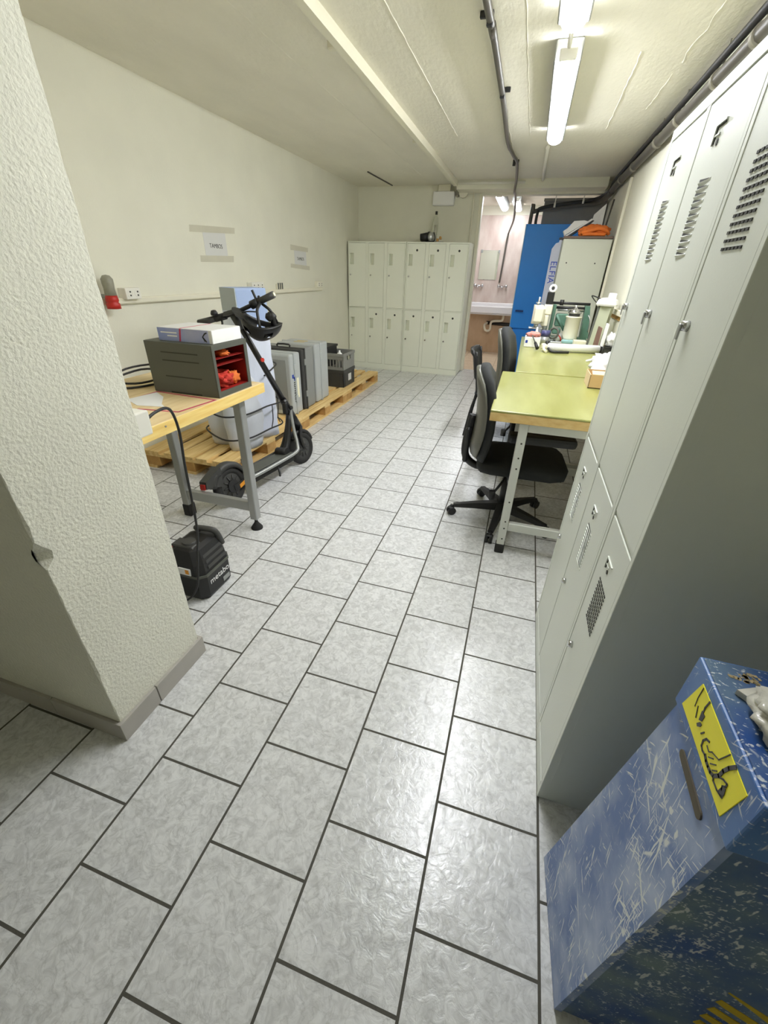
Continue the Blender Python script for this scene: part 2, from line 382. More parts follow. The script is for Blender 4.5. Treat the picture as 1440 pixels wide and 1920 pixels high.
struct('wall_front', B().box(XL-0.1, XR+0.1, YF-0.12, YF, 0, ZC), M_wall)
struct('wall_back', B().box(XL, XO, YB, YB+0.12, 0, ZC).box(XO, XR, YB-0.03, YB+0.12, 2.375, ZC).box(-1.19, 0.70, YB-0.33, YB-0.03, 2.40, ZC), M_wall)
M_lowtan = mat('washroom_low_tan', S(214, 188, 156), 0.35, col2=S(196, 166, 132), scale=5, stretch=(1.6, 1, 0.6), detail=6)  # tan tone for the washroom wall below sink height
struct('wall_washroom', B().box(-1.5, XR, YW, YW+0.12, 0.76, 2.36), M_pinktile)
struct('wall_washroom_low', B().box(-1.5, XR, YW, YW+0.12, 0, 0.76), M_lowtan)
struct('wall_washroom_top', B().box(-1.5, XR, YW-0.01, YW+0.12, 2.36, ZC), M_wall)
struct('wall_washroom_left', B().box(-1.5, -1.38, YB+0.12, YW, 0, ZC), M_pinktile)
struct('trim_1', B().box(XO-0.035, XO+0.0, YB-0.012, YB+0.0, 0, 2.40, 0.004).box(XO, XO+0.012, YB-0.012, YB+0.125, 0, 2.375, 0.003), M_trunk)
# near wall pier on the left, rough plaster with chipped arrises
PX, PY0, PY1 = -1.066, 0.554, 0.945
b = B()
rows = []
nz = 120
for i in range(nz+1):
    z = 0.0+ZC*i/nz
    def ch(seed, a=0.004): return a*max(0, noise.noise(Vector((seed, z*9, 0.5))))+a*0.6*abs(noise.noise(Vector((seed+3, z*31, 0))))
    c0 = ch(1, 0.007); c1 = ch(5, 0.006)
    hole = 0.030*max(0, 1-((z-0.765)/0.035)**2) if abs(z-0.765) < 0.035 else 0
    c0 += hole
    rows.append([(XL, PY0, z), (PX-0.02, PY0, z), (PX-c0-0.001, PY0, z), (PX, PY0+c0+0.001, z), (PX, PY0+0.05, z), (PX, PY1-0.02, z), (PX, PY1-c1-0.002, z), (PX-c1-0.002, PY1, z), (PX-0.03, PY1, z), (XL, PY1, z)])
b.loft(rows, cap=True, smooth=False)
struct('wall_pier', b, M_pillar)
b = B()
for y0, y1 in ((PY0-0.012, 0.700), (0.704, PY1+0.012)): b.box(PX, PX+0.012, y0, y1, 0, 0.084, 0.001)
x = PX
while x > XL: b.box(max(XL, x-0.298), x, PY0-0.012, PY0, 0, 0.084, 0.001); x -= 0.302
for x in (PX+0.0, -1.4, -1.7, -2.0, -2.3, -2.6): b.box(max(XL, x-0.296), x, PY1, PY1+0.012, 0, 0.084, 0.001)
struct('baseboard_pier', b, M_skirt)
b = B()
y = 0.97
while y < 7.3: b.box(XL, XL+0.01, y, min(y+0.298, 7.35), 0, 0.08, 0.001); y += 0.302
struct('baseboard_left', b, M_skirt)
b = B(); y = 1.7
while y < 7.3: b.box(XR-0.01, XR, y, min(y+0.298, 7.35), 0, 0.08, 0.001); y += 0.302
struct('baseboard_right', b, M_skirt)

# ------------------------------------------------------------------ ceiling fittings
def lamp(label, y0, y1, x=-0.022, m=None, hw=0.054, zt=ZC):
    t = thing('ceiling_lamp', label, 'lamp', (x, (y0+y1)/2, zt), 'tube lamps')
    link('housing', B().box(x-0.070, x+0.070, y0+0.03, y1-0.03, zt-0.090, zt, 0.006), M_steel, t)
    for ya, yb in ((y0-0.010, y0+0.004), (y1-0.004, y1+0.010)): link('end_cap', B().box(x-0.044, x+0.044, ya, yb, zt-0.100, zt-0.05, 0.006, 2), M_white, t)
    rings = []
    for y, k in ((y0, 0.55), (y0+0.015, 0.85), (y0+0.045, 1), (y1-0.045, 1), (y1-0.015, 0.85), (y1, 0.55)):
        rings.append([(x+hw*k*math.cos(a), y, zt-0.086+0.032*k*(math.sin(a) if math.sin(a) < 0 else 0.1*math.sin(a))) for a in (2*PI*i/20 for i in range(20))])
    link('diffuser', B().loft(rings), m or M_lamp, t)
    return t
lamp('long lit tube lamp on the ceiling above the green bench, its whole length visible', 3.22, 4.86)
lamp('lit tube lamp cut by the top edge of the photo, nearest the camera', 1.25, 2.89)
lamp('lit tube lamp on the washroom ceiling beyond the opening, the bright left one', 7.75, 9.2, -0.67, M_lampw)
lamp('lit tube lamp on the washroom ceiling, right of the bright one', 8.2, 9.3, -0.44, M_lampw)
solo('lamp_cable_conduit', B().cyl((-0.025, 2.87, 2.455), (-0.025, 3.24, 2.455), 0.011), M_white, 'short white conduit joining the two tube lamps end to end', 'conduit', (-0.025, 3.05, 2.455))
solo('lamp_cable_conduit', B().cyl((-0.075, 5.4, 2.482), (-0.09, 7.02, 2.482), 0.018), M_white, 'white conduit on the ceiling beyond the far end of the full tube lamp', 'conduit', (-0.08, 6.2, 2.482))
solo('lamp_cable_conduit', B().cyl((-1.17, 6.995, 2.462), (-0.3, 6.995, 2.462), 0.014), M_white, 'thin white conduit running across the beam over the doorway', 'conduit', (-0.7, 7.0, 2.462))
# dark pipe
t = thing('ceiling_pipe', 'thin dark grey pipe running along the ceiling left of the tube lamps', 'pipe', (-0.41, 4.2, 2.47))
link('pipe', B().tube([(-0.41, -1.5, 2.470), (-0.405, 2.7, 2.470), (-0.40, 3.0, 2.47), (-0.41, 4.1, 2.474), (-0.43, 5.1, 2.474), (-0.40, 5.6, 2.472), (-0.375, 5.95, 2.472), (-0.40, 6.7, 2.44), (-0.42, 7.0, 2.385), (-0.425, 7.15, 2.372), (-0.425, 7.55, 2.36), (-0.45, 8.4, 2.2), (-0.55, 9.35, 2.1), (-0.57, 9.44, 2.0), (-0.585, 9.44, 1.6), (-0.60, 9.44, 1.28)], lambda t: 0.019 if t < 0.3 else 0.016, 10, sub=6), M_pipe, t)
for y, sx in ((2.90, -1), (3.87, 1), (5.95, 1)):
    b = B().box(-0.42, -0.39, y-0.012, y+0.012, 2.446, 2.5, 0.003)
    b.box(*((-0.455, -0.42) if sx < 0 else (-0.39, -0.355)), y-0.01, y+0.01, 2.475, 2.5, 0.003)
    link('pipe_clip', b, M_black, t)
# white trunking diagonal
t = thing('cable_trunking', 'long cream cable trunking under the ceiling on the left side', 'cable trunking', (-1.2, 4.2, 2.47), 'cable trunkings')
link('trunking', B().hexa([(-1.205, -1.5, 2.44), (-1.165, -1.5, 2.44), (-1.185, 7.05, 2.44), (-1.235, 7.05, 2.44), (-1.205, -1.5, 2.5), (-1.165, -1.5, 2.5), (-1.185, 7.05, 2.5), (-1.235, 7.05, 2.5)]), M_trunk, t)
for y in (1.2, 2.99, 4.92): link('bracket', B().box(-1.285, -1.19, y-0.02, y+0.02, 2.455, 2.5, 0.006), M_trunk, t)
# hair crack wire
solo('ceiling_wire', B().tube([(-2.215, 6.30, 2.494), (-2.205, 6.5, 2.492), (-2.17, 7.25, 2.492)], 0.008, 6), M_pipe, 'short dark wire stub on the ceiling above the far lockers', 'wire', (-2.2, 6.8, 2.49))
# two pipes by the right wall
t = thing('wall_pipe', 'thicker grey pipe high on the right wall, the lower of the pair', 'pipe', (0.77, 4, 2.36), 'pipes along the right wall')
link('pipe', B().tube([(0.765, -1.5, 2.345), (0.765, 3.0, 2.35), (0.765, 6.6, 2.38), (0.755, 7.1, 2.34), (0.66, 7.45, 2.29), (0.40, 7.52, 2.27), (0.0, 7.52, 2.23), (-0.14, 7.52, 2.20), (-0.17, 7.52, 2.13), (-0.17, 7.52, 0.2)], lambda q: 0.036 if q < 0.42 else 0.026, 12, sub=6), M_pipe, t)
for y in (2.95, 3.45, 4.15, 4.75, 5.7, 6.4): link('clamp', B().cyl((0.765, y-0.018, 2.349+(y-3)*0.0083), (0.765, y+0.018, 2.349+(y-3)*0.0083), 0.043, n=16).box(0.762, 0.768, y-0.008, y+0.008, 2.38, 2.5), M_pipel, t)
t = thing('wall_pipe', 'thinner dark pipe high on the right wall, the upper of the pair', 'pipe', (0.75, 4, 2.42), 'pipes along the right wall')
link('pipe', B().tube([(0.748, -1.5, 2.425), (0.748, 3.0, 2.425), (0.748, 6.6, 2.44), (0.738, 7.1, 2.37), (0.62, 7.46, 2.33), (0.3, 7.46, 2.29), (-0.05, 7.46, 2.24), (-0.09, 7.46, 2.17), (-0.09, 7.46, 2.0)], 0.020, 10, sub=6), M_black, t)
for x, z in ((0.12, 2.27), (0.48, 2.31)): link('clamp', B().cyl((x-0.012, 7.46, z), (x+0.012, 7.46, z), 0.027, n=14).box(x-0.006, x+0.006, 7.45, 7.47, z, 2.375), M_white, t)
solo('air_duct', B().box(-0.02, XR-0.02, 7.62, 8.2, 2.02, 2.36, 0.01).box(-0.03, XR-0.02, 7.60, 7.62, 2.33, 2.365), M_duct, 'dark grey duct behind the blue door leaf, under the ceiling', 'duct', (0.4, 7.9, 2.02))

t = thing('emergency_light', 'white square emergency light box on the wall above the far lockers', 'lamp', (-1.41, 7.35, 2.25))
link('box', B().box(-1.565, -1.255, 7.27, 7.35, 2.255, 2.42, 0.012, 2), M_brightpaper, t)
link('mount', B().box(-1.50, -1.32, 7.29, 7.35, 2.42, 2.50, 0.006), M_trunk, t)
t = thing('junction_box', 'round cream junction box beside the emergency light', 'junction box', (-1.13, 7.35, 2.41))
link('box', B().cyl((-1.135, 7.28, 2.405), (-1.135, 7.35, 2.405), 0.062, n=20), M_trunk, t)
link('cable', B().tube([(-1.135, 7.315, 2.405), (-1.03, 7.33, 2.40), (-0.985, 7.335, 2.36), (-0.985, 7.335, 1.9), (-1.0, 7.335, 1.2)], 0.012, 8), M_trunk, t)
link('bracket', B().box(-1.235, -1.195, 7.24, 7.35, 2.36, 2.46, 0.004), M_pipel, t)

# ------------------------------------------------------------------ wall trunking and sockets, left wall
t = thing('cable_trunking', 'cream cable trunking along the left wall at bench height', 'cable trunking', (XL, 4.2, 1.16), 'cable trunkings')
link('trunking', B().box(XL, XL+0.028, 0.96, 5.84, 1.168, 1.208, 0.003), M_trunk, t)
link('lid', B().box(XL+0.028, XL+0.033, 0.96, 5.84, 1.174, 1.202, 0.001), M_trunk, t)
def socket(label, y0, y1, z0, z1, depth, kind, face=M_white):
    t = thing('wall_socket', label, 'socket', (XL, (y0+y1)/2, z0), 'sockets on the left wall')
    link('housing', B().box(XL, XL+depth, y0, y1, z0, z1, 0.005, 2), face, t)
    n = max(1, round((y1-y0)/(z1-z0)*0.95)) if kind == 'round' else 3
    for i in range(n):
        yc = y0+(y1-y0)*(i+0.5)/n; zc = (z0+z1)/2; x = XL+depth
        if kind == 'round':
            b = B().lathe([(0.024, 0), (0.024, 0.002), (0.020, 0.002), (0.020, -0.004), (0, -0.004)], (x, yc, zc), (1, 0, 0), 20)
            link('socket_well', b, M_white, t)
            b = B()
            for dz in (-0.011, 0.011): b.cyl((x-0.003, yc+0.004, zc+dz), (x+0.003, yc+0.004, zc+dz), 0.0055, n=10)
            link('pin_hole', b, M_lockdark, t)
        else:
            link('port', B().box(x-0.002, x+0.003, yc-0.013, yc+0.013, zc-0.035, zc+0.035, 0.002), M_dgrey, t)
    return t
socket('white double socket on the left wall, just above the grey tray box', 2.552, 2.682, 1.199, 1.270, 0.07, 'round')
socket('white socket on the left wall half hidden behind the wrapped bundle', 4.12, 4.34, 1.21, 1.285, 0.06, 'round')
socket('small socket with dark ports on the left wall right of the handlebar', 4.68, 4.81, 1.21, 1.262, 0.022, 'ports', M_trunk)
socket('plain cream socket at the far end of the left wall trunking', 5.68, 5.84, 1.205, 1.275, 0.045, 'round', M_trunk)
t = thing('spray_bottle', 'grey bottle with a red collar on the left wall ledge beside the pier', 'bottle', (-2.68, 2.43, 1.165))
link('body', B().lathe([(0, 0.075), (0.036, 0.08), (0.033, 0.12), (0.036, 0.15), (0.036, 0.175), (0.022, 0.195), (0, 0.20)], (-2.652, 2.418, 1.15), n=18), mat('murky_grey_plastic', S(150, 148, 132), 0.4, var=0.15, scale=30), t)
link('collar', B().lathe([(0, 0), (0.042, 0), (0.042, 0.03), (0.034, 0.038), (0.040, 0.05), (0.036, 0.08), (0, 0.08)], (-2.652, 2.418, 1.15), n=18), M_red, t)
link('holder', B().box(XL, -2.684, 2.405, 2.431, 1.215, 1.235, 0.003), M_steel, t)

def notice(label, pY, pZ, tapes, text, ty, tz, tsz):
    t = thing('notice_sheet', label, 'paper', (XL, sum(pY)/2, pZ[0]), 'taped notices on the left wall')
    link('sheet', B().prism([(pY[0], pZ[0]), (pY[1], pZ[0]+0.008), (pY[1], pZ[1]+0.012), (pY[0], pZ[1])], 'yz', XL+0.0005, XL+0.0015), M_paper, t)
    for q in tapes: link('tape_strip', B().prism(q, 'yz', XL+0.0016, XL+0.0024), M_tape, t)
    link('lettering', lettering(text, tsz, frame_m((XL+0.0018, ty, tz), (0, 1, 0), (0, 0, 1))), M_ink, t)
notice('taped notice on the left wall above the grey tray box, nearer of two', (3.56, 3.872), (1.470, 1.668),
       [[(3.40, 1.653), (4.02, 1.681), (4.03, 1.728), (3.41, 1.702)], [(3.478, 1.444), (3.95, 1.452), (3.96, 1.503), (3.484, 1.492)]], 'TAMBOS', 3.718, 1.568, 0.046)
notice('taped notice on the left wall near the far corner, farther of two', (5.168, 5.474), (1.44, 1.63),
       [[(5.085, 1.60), (5.53, 1.595), (5.54, 1.640), (5.09, 1.655)], [(5.063, 1.425), (5.55, 1.400), (5.555, 1.445), (5.07, 1.465)]], 'TAMBOS', 5.32, 1.516, 0.046)

# ------------------------------------------------------------------ far lockers
LH = 1.79
M_farlocker = mat('pale_green_grey_steel', S(236, 238, 222), 0.45, var=0.02, scale=3)
def far_locker(label, x0, ajar, dark_up, cols=3):
    y0, y1 = 6.853, 7.315; x1 = x0+0.905; w = 0.905
    t = thing('locker_cabinet', label, 'locker', (x0+w/2, (y0+y1)/2, 0), 'far lockers')
    b = B().box(x0, x1, y0+0.06, y1, 0, LH, 0.002)
    for x in (x0, x1-0.014): b.box(x, x+0.014, y0, y0+0.062, 0, LH, 0.002)
    b.box(x0+0.014, x1-0.014, y0, y0+0.062, 0, 0.085, 0.001).box(x0+0.014, x1-0.014, y0, y0+0.062, LH-0.018, LH, 0.001).box(x0+0.014, x1-0.014, y0+0.004, y0+0.062, 0.910, 0.922)
    cw = (w-0.028)/cols
    for i in range(1, cols): b.box(x0+0.014+cw*i-0.024, x0+0.014+cw*i+0.024, y0+0.002, y0+0.062, 0.085, LH-0.018)
    link('body', b, M_farlocker, t)
    for i in range(cols):
        for row, (z0, z1) in enumerate(((0.088, 0.907), (0.925, LH-0.021))):
            dx0 = x0+0.014+cw*i+(0.027 if i else 0.003); dx1 = x0+0.014+cw*(i+1)-(0.027 if i < cols-1 else 0.003)
            yy = y0+0.001
            zr0, zr1 = (z1-0.285, z1-0.14) if row == 0 else (z1-0.275, z1-0.13)
            rx0, rx1 = dx0+0.022, dx0+0.082
            b = B()                 # a door slab with a cut-out for the recessed grip
            b.box(dx0, rx0, yy, yy+0.016, z0, z1).box(rx1, dx1, yy, yy+0.016, z0, z1).box(rx0, rx1, yy, yy+0.016, z0, zr0).box(rx0, rx1, yy, yy+0.016, zr1, z1)
            d = link('door', b, M_farlocker, t)
            # the grip: a dished pocket
            b = B().hexa([(rx0, yy+0.052, zr0), (rx1, yy+0.001, zr0), (rx1, yy+0.055, zr0), (rx0, yy+0.055, zr0), (rx0, yy+0.052, zr1), (rx1, yy+0.001, zr1), (rx1, yy+0.055, zr1), (rx0, yy+0.055, zr1)])
            b.box(rx0-0.002, rx0, yy+0.016, yy+0.055, zr0, zr1).box(rx0, rx1, yy+0.016, yy+0.055, zr1, zr1+0.002).box(rx0, rx1, yy+0.016, yy+0.055, zr0-0.002, zr0)
            link('grip', b, M_farlocker, d)
            zl = z1-0.41
            link('lock', B().cyl((dx0+0.03, yy-0.006, zl), (dx0+0.03, yy+0.002, zl), 0.012, n=14), M_chrome, d)
            hx, hz = dx0+(dx1-dx0)*0.5+0.01, z1-0.08
            dark = (row == 1 and dark_up) or (row == 0 and (i > 0 or dark_up))
            if dark: link('label_hole', B().cyl((hx, yy-0.001, hz), (hx, yy+0.001, hz), 0.015, n=16), M_lockdark, d)
            else: link('label_holder', B().box(hx-0.04, hx+0.04, yy-0.003, yy+0.001, hz+0.012, hz+0.018).box(hx-0.035, hx+0.035, yy-0.003, yy+0.001, hz-0.018, hz-0.012), M_farlocker, d)
            if ajar and i == 0 and row == 1:
                a = math.radians(8.5); piv = Vector((dx1, yy+0.016, 0))-ORG[t]
                d.matrix_local = Matrix.Translation(piv) @ Matrix.Rotation(a, 4, 'Z') @ Matrix.Translation(-piv)
    return t
far_locker('grey-green six-door locker in the far left corner, its top left door ajar', XL+0.012, True, False)
far_locker('grey-green six-door locker beside the doorway, with a dark round hole on every door', XL+0.922, False, True)
# things on top of it
zt = LH
t = thing('glass_bottle', 'clear slim glass bottle standing on top of the far lockers', 'bottle', (-1.47, 7.16, zt))
M_glassy = mat('clear_glass', S(236, 238, 230), 0.05, trans=0.85, var=0.01)
link('body', B().lathe([(0, 0), (0.038, 0.002), (0.04, 0.03), (0.04, 0.24), (0.03, 0.30), (0.014, 0.34), (0.014, 0.36), (0, 0.36)], (-1.47, 7.16, zt+0.001), n=20), M_glassy, t)
link('candle', B().cyl((-1.47, 7.16, zt+0.01), (-1.47, 7.16, zt+0.22), 0.018, 0.012, 12), M_cream, t)
link('cap', B().cyl((-1.47, 7.16, zt+0.345), (-1.47, 7.16, zt+0.385), 0.017, n=12), M_black, t)
t = thing('work_lamp', 'black and silver work lamp lying on top of the far lockers', 'lamp', (-1.52, 6.98, zt))
link('head', B().cyl((-1.64, 6.97, zt+0.06), (-1.53, 6.98, zt+0.07), 0.045, 0.055, 16).cyl((-1.53, 6.98, zt+0.07), (-1.51, 6.98, zt+0.07), 0.062, n=16), M_black, t)
link('reflector', B().lathe([(0.0, 0.02), (0.055, 0.0), (0.06, 0.02), (0.058, 0.06), (0, 0.07)], (-1.51, 6.97, zt+0.065), (1, -0.3, 0), 18), M_alu, t)
link('bracket', B().tube([(-1.44, 6.93, zt+0.12), (-1.42, 6.93, zt+0.06), (-1.44, 6.93, zt+0.01), (-1.55, 6.93, zt+0.01)], 0.008, 8).box(-1.62, -1.46, 6.95, 7.02, zt+0.001, zt+0.012), M_black, t)
t = thing('clamp_tool', 'small brown and black clamp on top of the far lockers, right of the glass bottle', 'tool', (-1.36, 6.95, zt))
link('jaw', B().box(-1.40, -1.37, 6.94, 6.97, zt, zt+0.05, 0.004).box(-1.36, -1.33, 6.93, 6.98, zt+0.035, zt+0.075, 0.008), M_palletd, t)
link('foot', B().box(-1.40, -1.30, 6.92, 6.99, zt, zt+0.012, 0.003), M_steel, t)

# ------------------------------------------------------------------ near lockers
NX = 0.296
NH = 1.768
def near_locker(label, y0, y1, cols, style, top_visible=True):
    x1 = NX+0.50
    t = thing('locker_cabinet', label, 'locker', (NX+0.25, (y0+y1)/2, 0), 'near lockers')
    b = B().box(NX+0.020, x1, y0, y1, 0, NH, 0.0015)
    st = 0.016
    b.box(NX, NX+0.022, y0, y0+st, 0, NH, 0.001).box(NX, NX+0.022, y1-st, y1, 0, NH, 0.001)
    b.box(NX, NX+0.022, y0+st, y1-st, 0, 0.06, 0.001).box(NX, NX+0.022, y0+st, y1-st, 1.742, NH, 0.001)
    b.box(NX+0.004, NX+0.022, y0+st, y1-st, 0.914, 0.921)
    cw = (y1-y0-2*st)/cols
    for i in range(1, cols): b.box(NX, NX+0.022, y0+st+cw*i-0.012, y0+st+cw*i+0.012, 0.06, 1.742, 0.001)
    # a fold line on the side panel and rivet
    b.box(NX+0.12, NX+0.124, y0-0.0008, y0, 0.105, 0.109)
    link('body', b, M_locker, t)
    for i in range(cols):
        a0 = y0+st+cw*i+(0.014 if i else 0.002); a1 = y0+st+cw*(i+1)-(0.014 if i < cols-1 else 0.002)
        for row, (z0, z1) in enumerate(((0.063, 0.911), (0.924, 1.739))):
            d = link('door', B().box(NX+0.001, NX+0.016, a0, a1, z0, z1, 0.0012), M_locker, t)
            zc = 1.53 if row else 0.697
            am = (a0+a1)/2
            if style == 'slots':
                b = B()
                for k in range(12):
                    zk = zc+0.063-k*0.0115
                    for q in range(6):
                        yq = am-0.002+0.036-q*0.0145
                        b.box(NX-0.0006, NX+0.0014, yq-0.0048, yq+0.0048, zk-0.0022, zk+0.0022)
                link('vent', b, M_lockdark, d)
            else:
                b = B()
                for k in range(12):
                    zk = zc+0.063-k*0.0115
                    yv = am+0.034
                    # louvre blade pressed outwards, deepest at its far end
                    b.mi = 0
                    b.hexa([(NX+0.001, yv-0.068, zk-0.004), (NX+0.001, yv, zk-0.004), (NX+0.002, yv, zk-0.004), (NX+0.002, yv-0.068, zk-0.004),
                            (NX-0.0006, yv-0.066, zk+0.0005), (NX-0.0030, yv-0.001, zk+0.0005), (NX+0.002, yv, zk+0.0035), (NX+0.002, yv-0.068, zk+0.0035)])
                    b.mi = 1
                    b.prism([(yv-0.064, zk+0.0014), (yv, zk+0.0008), (yv, zk+0.0072)], 'yz', NX-0.0004, NX+0.0014)
                link('vent', b, [M_locker, M_lockdark], d)
            zl = 1.345 if row else 0.489
            yl = a1-0.036 if i == cols-1 else a1-0.040
            k = link('lock', B().cyl((NX-0.011, yl, zl), (NX+0.002, yl, zl), 0.0085, 0.010, 16), M_chrome, d)
            if row: link('hasp', B().box(NX-0.014, NX-0.011, yl-0.0045, yl+0.0045, zl-0.024, zl+0.004, 0.001), M_steel, d)
            zh = 1.668 if row else 0.816
            yh = am+0.005
            b = B(); b.box(NX-0.0025, NX+0.001, yh-0.026, yh+0.026, zh+0.014, zh+0.017); b.box(NX-0.0025, NX+0.001, yh+0.023, yh+0.026, zh-0.016, zh+0.014); b.box(NX-0.0015, NX+0.001, yh-0.004, yh+0.023, zh-0.003, zh)
            link('label_holder', b, M_locker, d)
            link('label_hole', B().cyl((NX-0.0005, yh, zh-0.014), (NX+0.0013, yh, zh-0.014), 0.0055, n=12).box(NX-0.0005, NX+0.0013, yh+0.019, yh+0.023, zh-0.014, zh+0.013).box(NX-0.0005, NX+0.0013, yh-0.02, yh+0.02, zh+0.0105, zh+0.0135), M_lockdark, d)  # hole, plus dark strips painted as shadow along the holder bars
    return t
near_locker('tall grey-green locker one door wide, close to the blue bin', 0.801, 1.040, 1, 'slots')
near_locker('tall grey-green locker two doors wide, beside the green bench', 1.042, 1.645, 2, 'louvres')

# ------------------------------------------------------------------ blue bin at the lower right
BY0, BX0, BX1 = 0.354, 0.329, 0.80
t = thing('metal_bin', 'scuffed blue steel bin with a yellow sticker, in the lower right corner', 'bin', (0.56, 0.45, 0))
zs = 0.852
def slot_outline():
    p = []
    (ya, za), (yb, zb) = (0.470, 0.812), (0.392, 0.806); r = 0.0075
    for i in range(9): a = -PI/2+PI*i/8; p.append((ya+r*math.cos(a), za+r*math.sin(a)))
    for i in range(9): a = PI/2+PI*i/8; p.append((yb+r*math.cos(a), zb+r*math.sin(a)))
    return p
yf0, yf1, yt1 = 0.354, 0.640, 0.535          # near edge, far edge at the floor, far edge at the top
b = B()
b.hexa([(BX0, yf0, 0.003), (BX0-0.016, yf1, 0.003), (BX0+0.015, yf1, 0.003), (BX0+0.015, yf0, 0.003), (BX0+0.008, yf0-0.012, zs), (BX0+0.006, yt1, zs), (BX0+0.02, yt1, zs), (BX0+0.02, yf0-0.012, zs)])
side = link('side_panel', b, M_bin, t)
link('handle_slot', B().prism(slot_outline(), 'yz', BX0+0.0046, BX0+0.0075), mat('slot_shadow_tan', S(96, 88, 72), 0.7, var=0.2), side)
b = B().hexa([(BX0+0.012, yf0+0.004, 0.0), (BX1, yf0+0.004, 0), (BX1, yf0+0.02, 0), (BX0+0.012, yf0+0.02, 0), (BX0+0.014, yf0-0.006, zs), (BX1, yf0-0.006, zs), (BX1, yf0+0.01, zs), (BX0+0.014, yf0+0.01, zs)])
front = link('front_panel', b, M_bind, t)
b = B().hexa([(BX0, yf1-0.012, 0), (BX1, yf1-0.012, 0), (BX1, yf1, 0), (BX0-0.01, yf1, 0), (BX0+0.01, yt1-0.012, zs), (BX1, yt1-0.012, zs), (BX1, yt1, zs), (BX0+0.01, yt1, zs)])
b.box(BX1-0.012, BX1, yf0+0.02, yt1-0.012, 0.0, zs)
link('back_panel', b, M_bin, t)
b = B().box(BX0, BX1+0.005, 0.330, yt1+0.005, zs-0.004, 0.946, 0.003, 2)
rim = link('rim', b, M_binrim, t)
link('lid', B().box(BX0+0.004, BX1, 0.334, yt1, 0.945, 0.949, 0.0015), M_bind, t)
stk = link('sticker', B().prism([(0.517, 0.866), (0.361, 0.8615), (0.353, 0.9255), (0.502, 0.930)], 'yz', BX0-0.0012, BX0+0.0002), M_yellow, rim)
ST = {'strokes': [([(0.4956, 0.9286), (0.4949, 0.9088), (0.4914, 0.8944)], 0.0012), ([(0.4861, 0.9016), (0.4828, 0.8956), (0.4782, 0.887)], 0.002), ([(0.4721, 0.929), (0.4735, 0.9149), (0.4716, 0.9072)], 0.0032), ([(0.4545, 0.8854), (0.4509, 0.8932)], 0.0025), ([(0.4352, 0.8965), (0.4415, 0.8929), (0.4445, 0.8848), (0.4421, 0.8767), (0.4363, 0.8751), (0.4283, 0.8775)], 0.0035), ([(0.4283, 0.8775), (0.4219, 0.8752), (0.4145, 0.8749), (0.4068, 0.8755), (0.4003, 0.8785)], 0.0062), ([(0.4003, 0.8785), (0.3962, 0.8751), (0.3843, 0.8758), (0.3734, 0.8797)], 0.003), ([(0.4347, 0.8887), (0.4267, 0.8879), (0.4224, 0.8944)], 0.002), ([(0.4225, 0.883), (0.4152, 0.8912)], 0.002), ([(0.4143, 0.8819), (0.4066, 0.8922)], 0.002), ([(0.4063, 0.8808), (0.4003, 0.8895)], 0.002), ([(0.4222, 0.8943), (0.408, 0.9016), (0.3997, 0.9271)], 0.0016), ([(0.3842, 0.9269), (0.3899, 0.9146), (0.3933, 0.9022), (0.3943, 0.8898), (0.3993, 0.8804)], 0.0062), ([(0.3935, 0.8891), (0.3863, 0.8961), (0.3787, 0.8997), (0.3778, 0.8951), (0.3818, 0.8896), (0.3796, 0.8851)], 0.003)], 'polys': [[(0.4749, 0.9067), (0.4655, 0.9074), (0.4648, 0.8969), (0.4711, 0.8919)], [(0.471, 0.8845), (0.467, 0.8925), (0.4615, 0.8942), (0.4622, 0.8885), (0.467, 0.8828)], [(0.3826, 0.877), (0.3818, 0.8883), (0.3763, 0.8938), (0.373, 0.8871), (0.3724, 0.8801), (0.3778, 0.8777)]]}
b = B()
for pts, w in ST['strokes']: b.stroke(pts, w*0.8, 'yz', BX0-0.002, BX0-0.001)
for poly in ST['polys']: b.prism(poly, 'yz', BX0-0.002, BX0-0.001)
link('drawing', b, M_dgrey2, stk)
b = B()
for i in range(8):
    z0 = 0.467-0.040*i; x0 = 0.500+0.004*i
    b.prism([(x0, z0), (x0+0.16, z0-0.082), (x0+0.16, z0-0.106), (x0-0.004, z0-0.020)], 'xz', yf0+0.0005, yf0+0.003) if False else b.hexa([
        (x0-0.004, yf0-0.0002+0.0, z0-0.020), (x0+0.16, yf0-0.0002, z0-0.106), (x0+0.16, yf0+0.006, z0-0.106), (x0-0.004, yf0+0.006, z0-0.020),
        (x0, yf0-0.0012, z0), (x0+0.16, yf0-0.0012, z0-0.082), (x0+0.16, yf0+0.006, z0-0.082), (x0, yf0+0.006, z0)])
link('yellow_stripes', b, M_yellowd, front)
b = B().hexa([(0.492, yf0-0.0018, 0.535), (0.62, yf0-0.0018, 0.47), (0.62, yf0+0.006, 0.47), (0.492, yf0+0.006, 0.535), (0.505, yf0-0.003, 0.575), (0.64, yf0-0.003, 0.50), (0.64, yf0+0.006, 0.50), (0.505, yf0+0.006, 0.575)])
link('yellow_patch', b, M_yellowd, front)
b = B()
for i in range(26):
    a = random.random()*2*PI; r = random.random()**0.6
    x, y = 0.376+0.020*r*math.cos(a)+0.006*r*math.sin(a), 0.512+0.011*r*math.sin(a); s_ = 0.002+0.004*random.random()
    b.prism([(x+s_*random.uniform(0.5, 1)*math.cos(q), y+s_*0.8*random.uniform(0.5, 1)*math.sin(q)) for q in (0, 1.1, 2.2, 3.3, 4.4, 5.5)], 'xy', 0.9488, 0.9496)
link('paper_residue', b, M_tan, t)
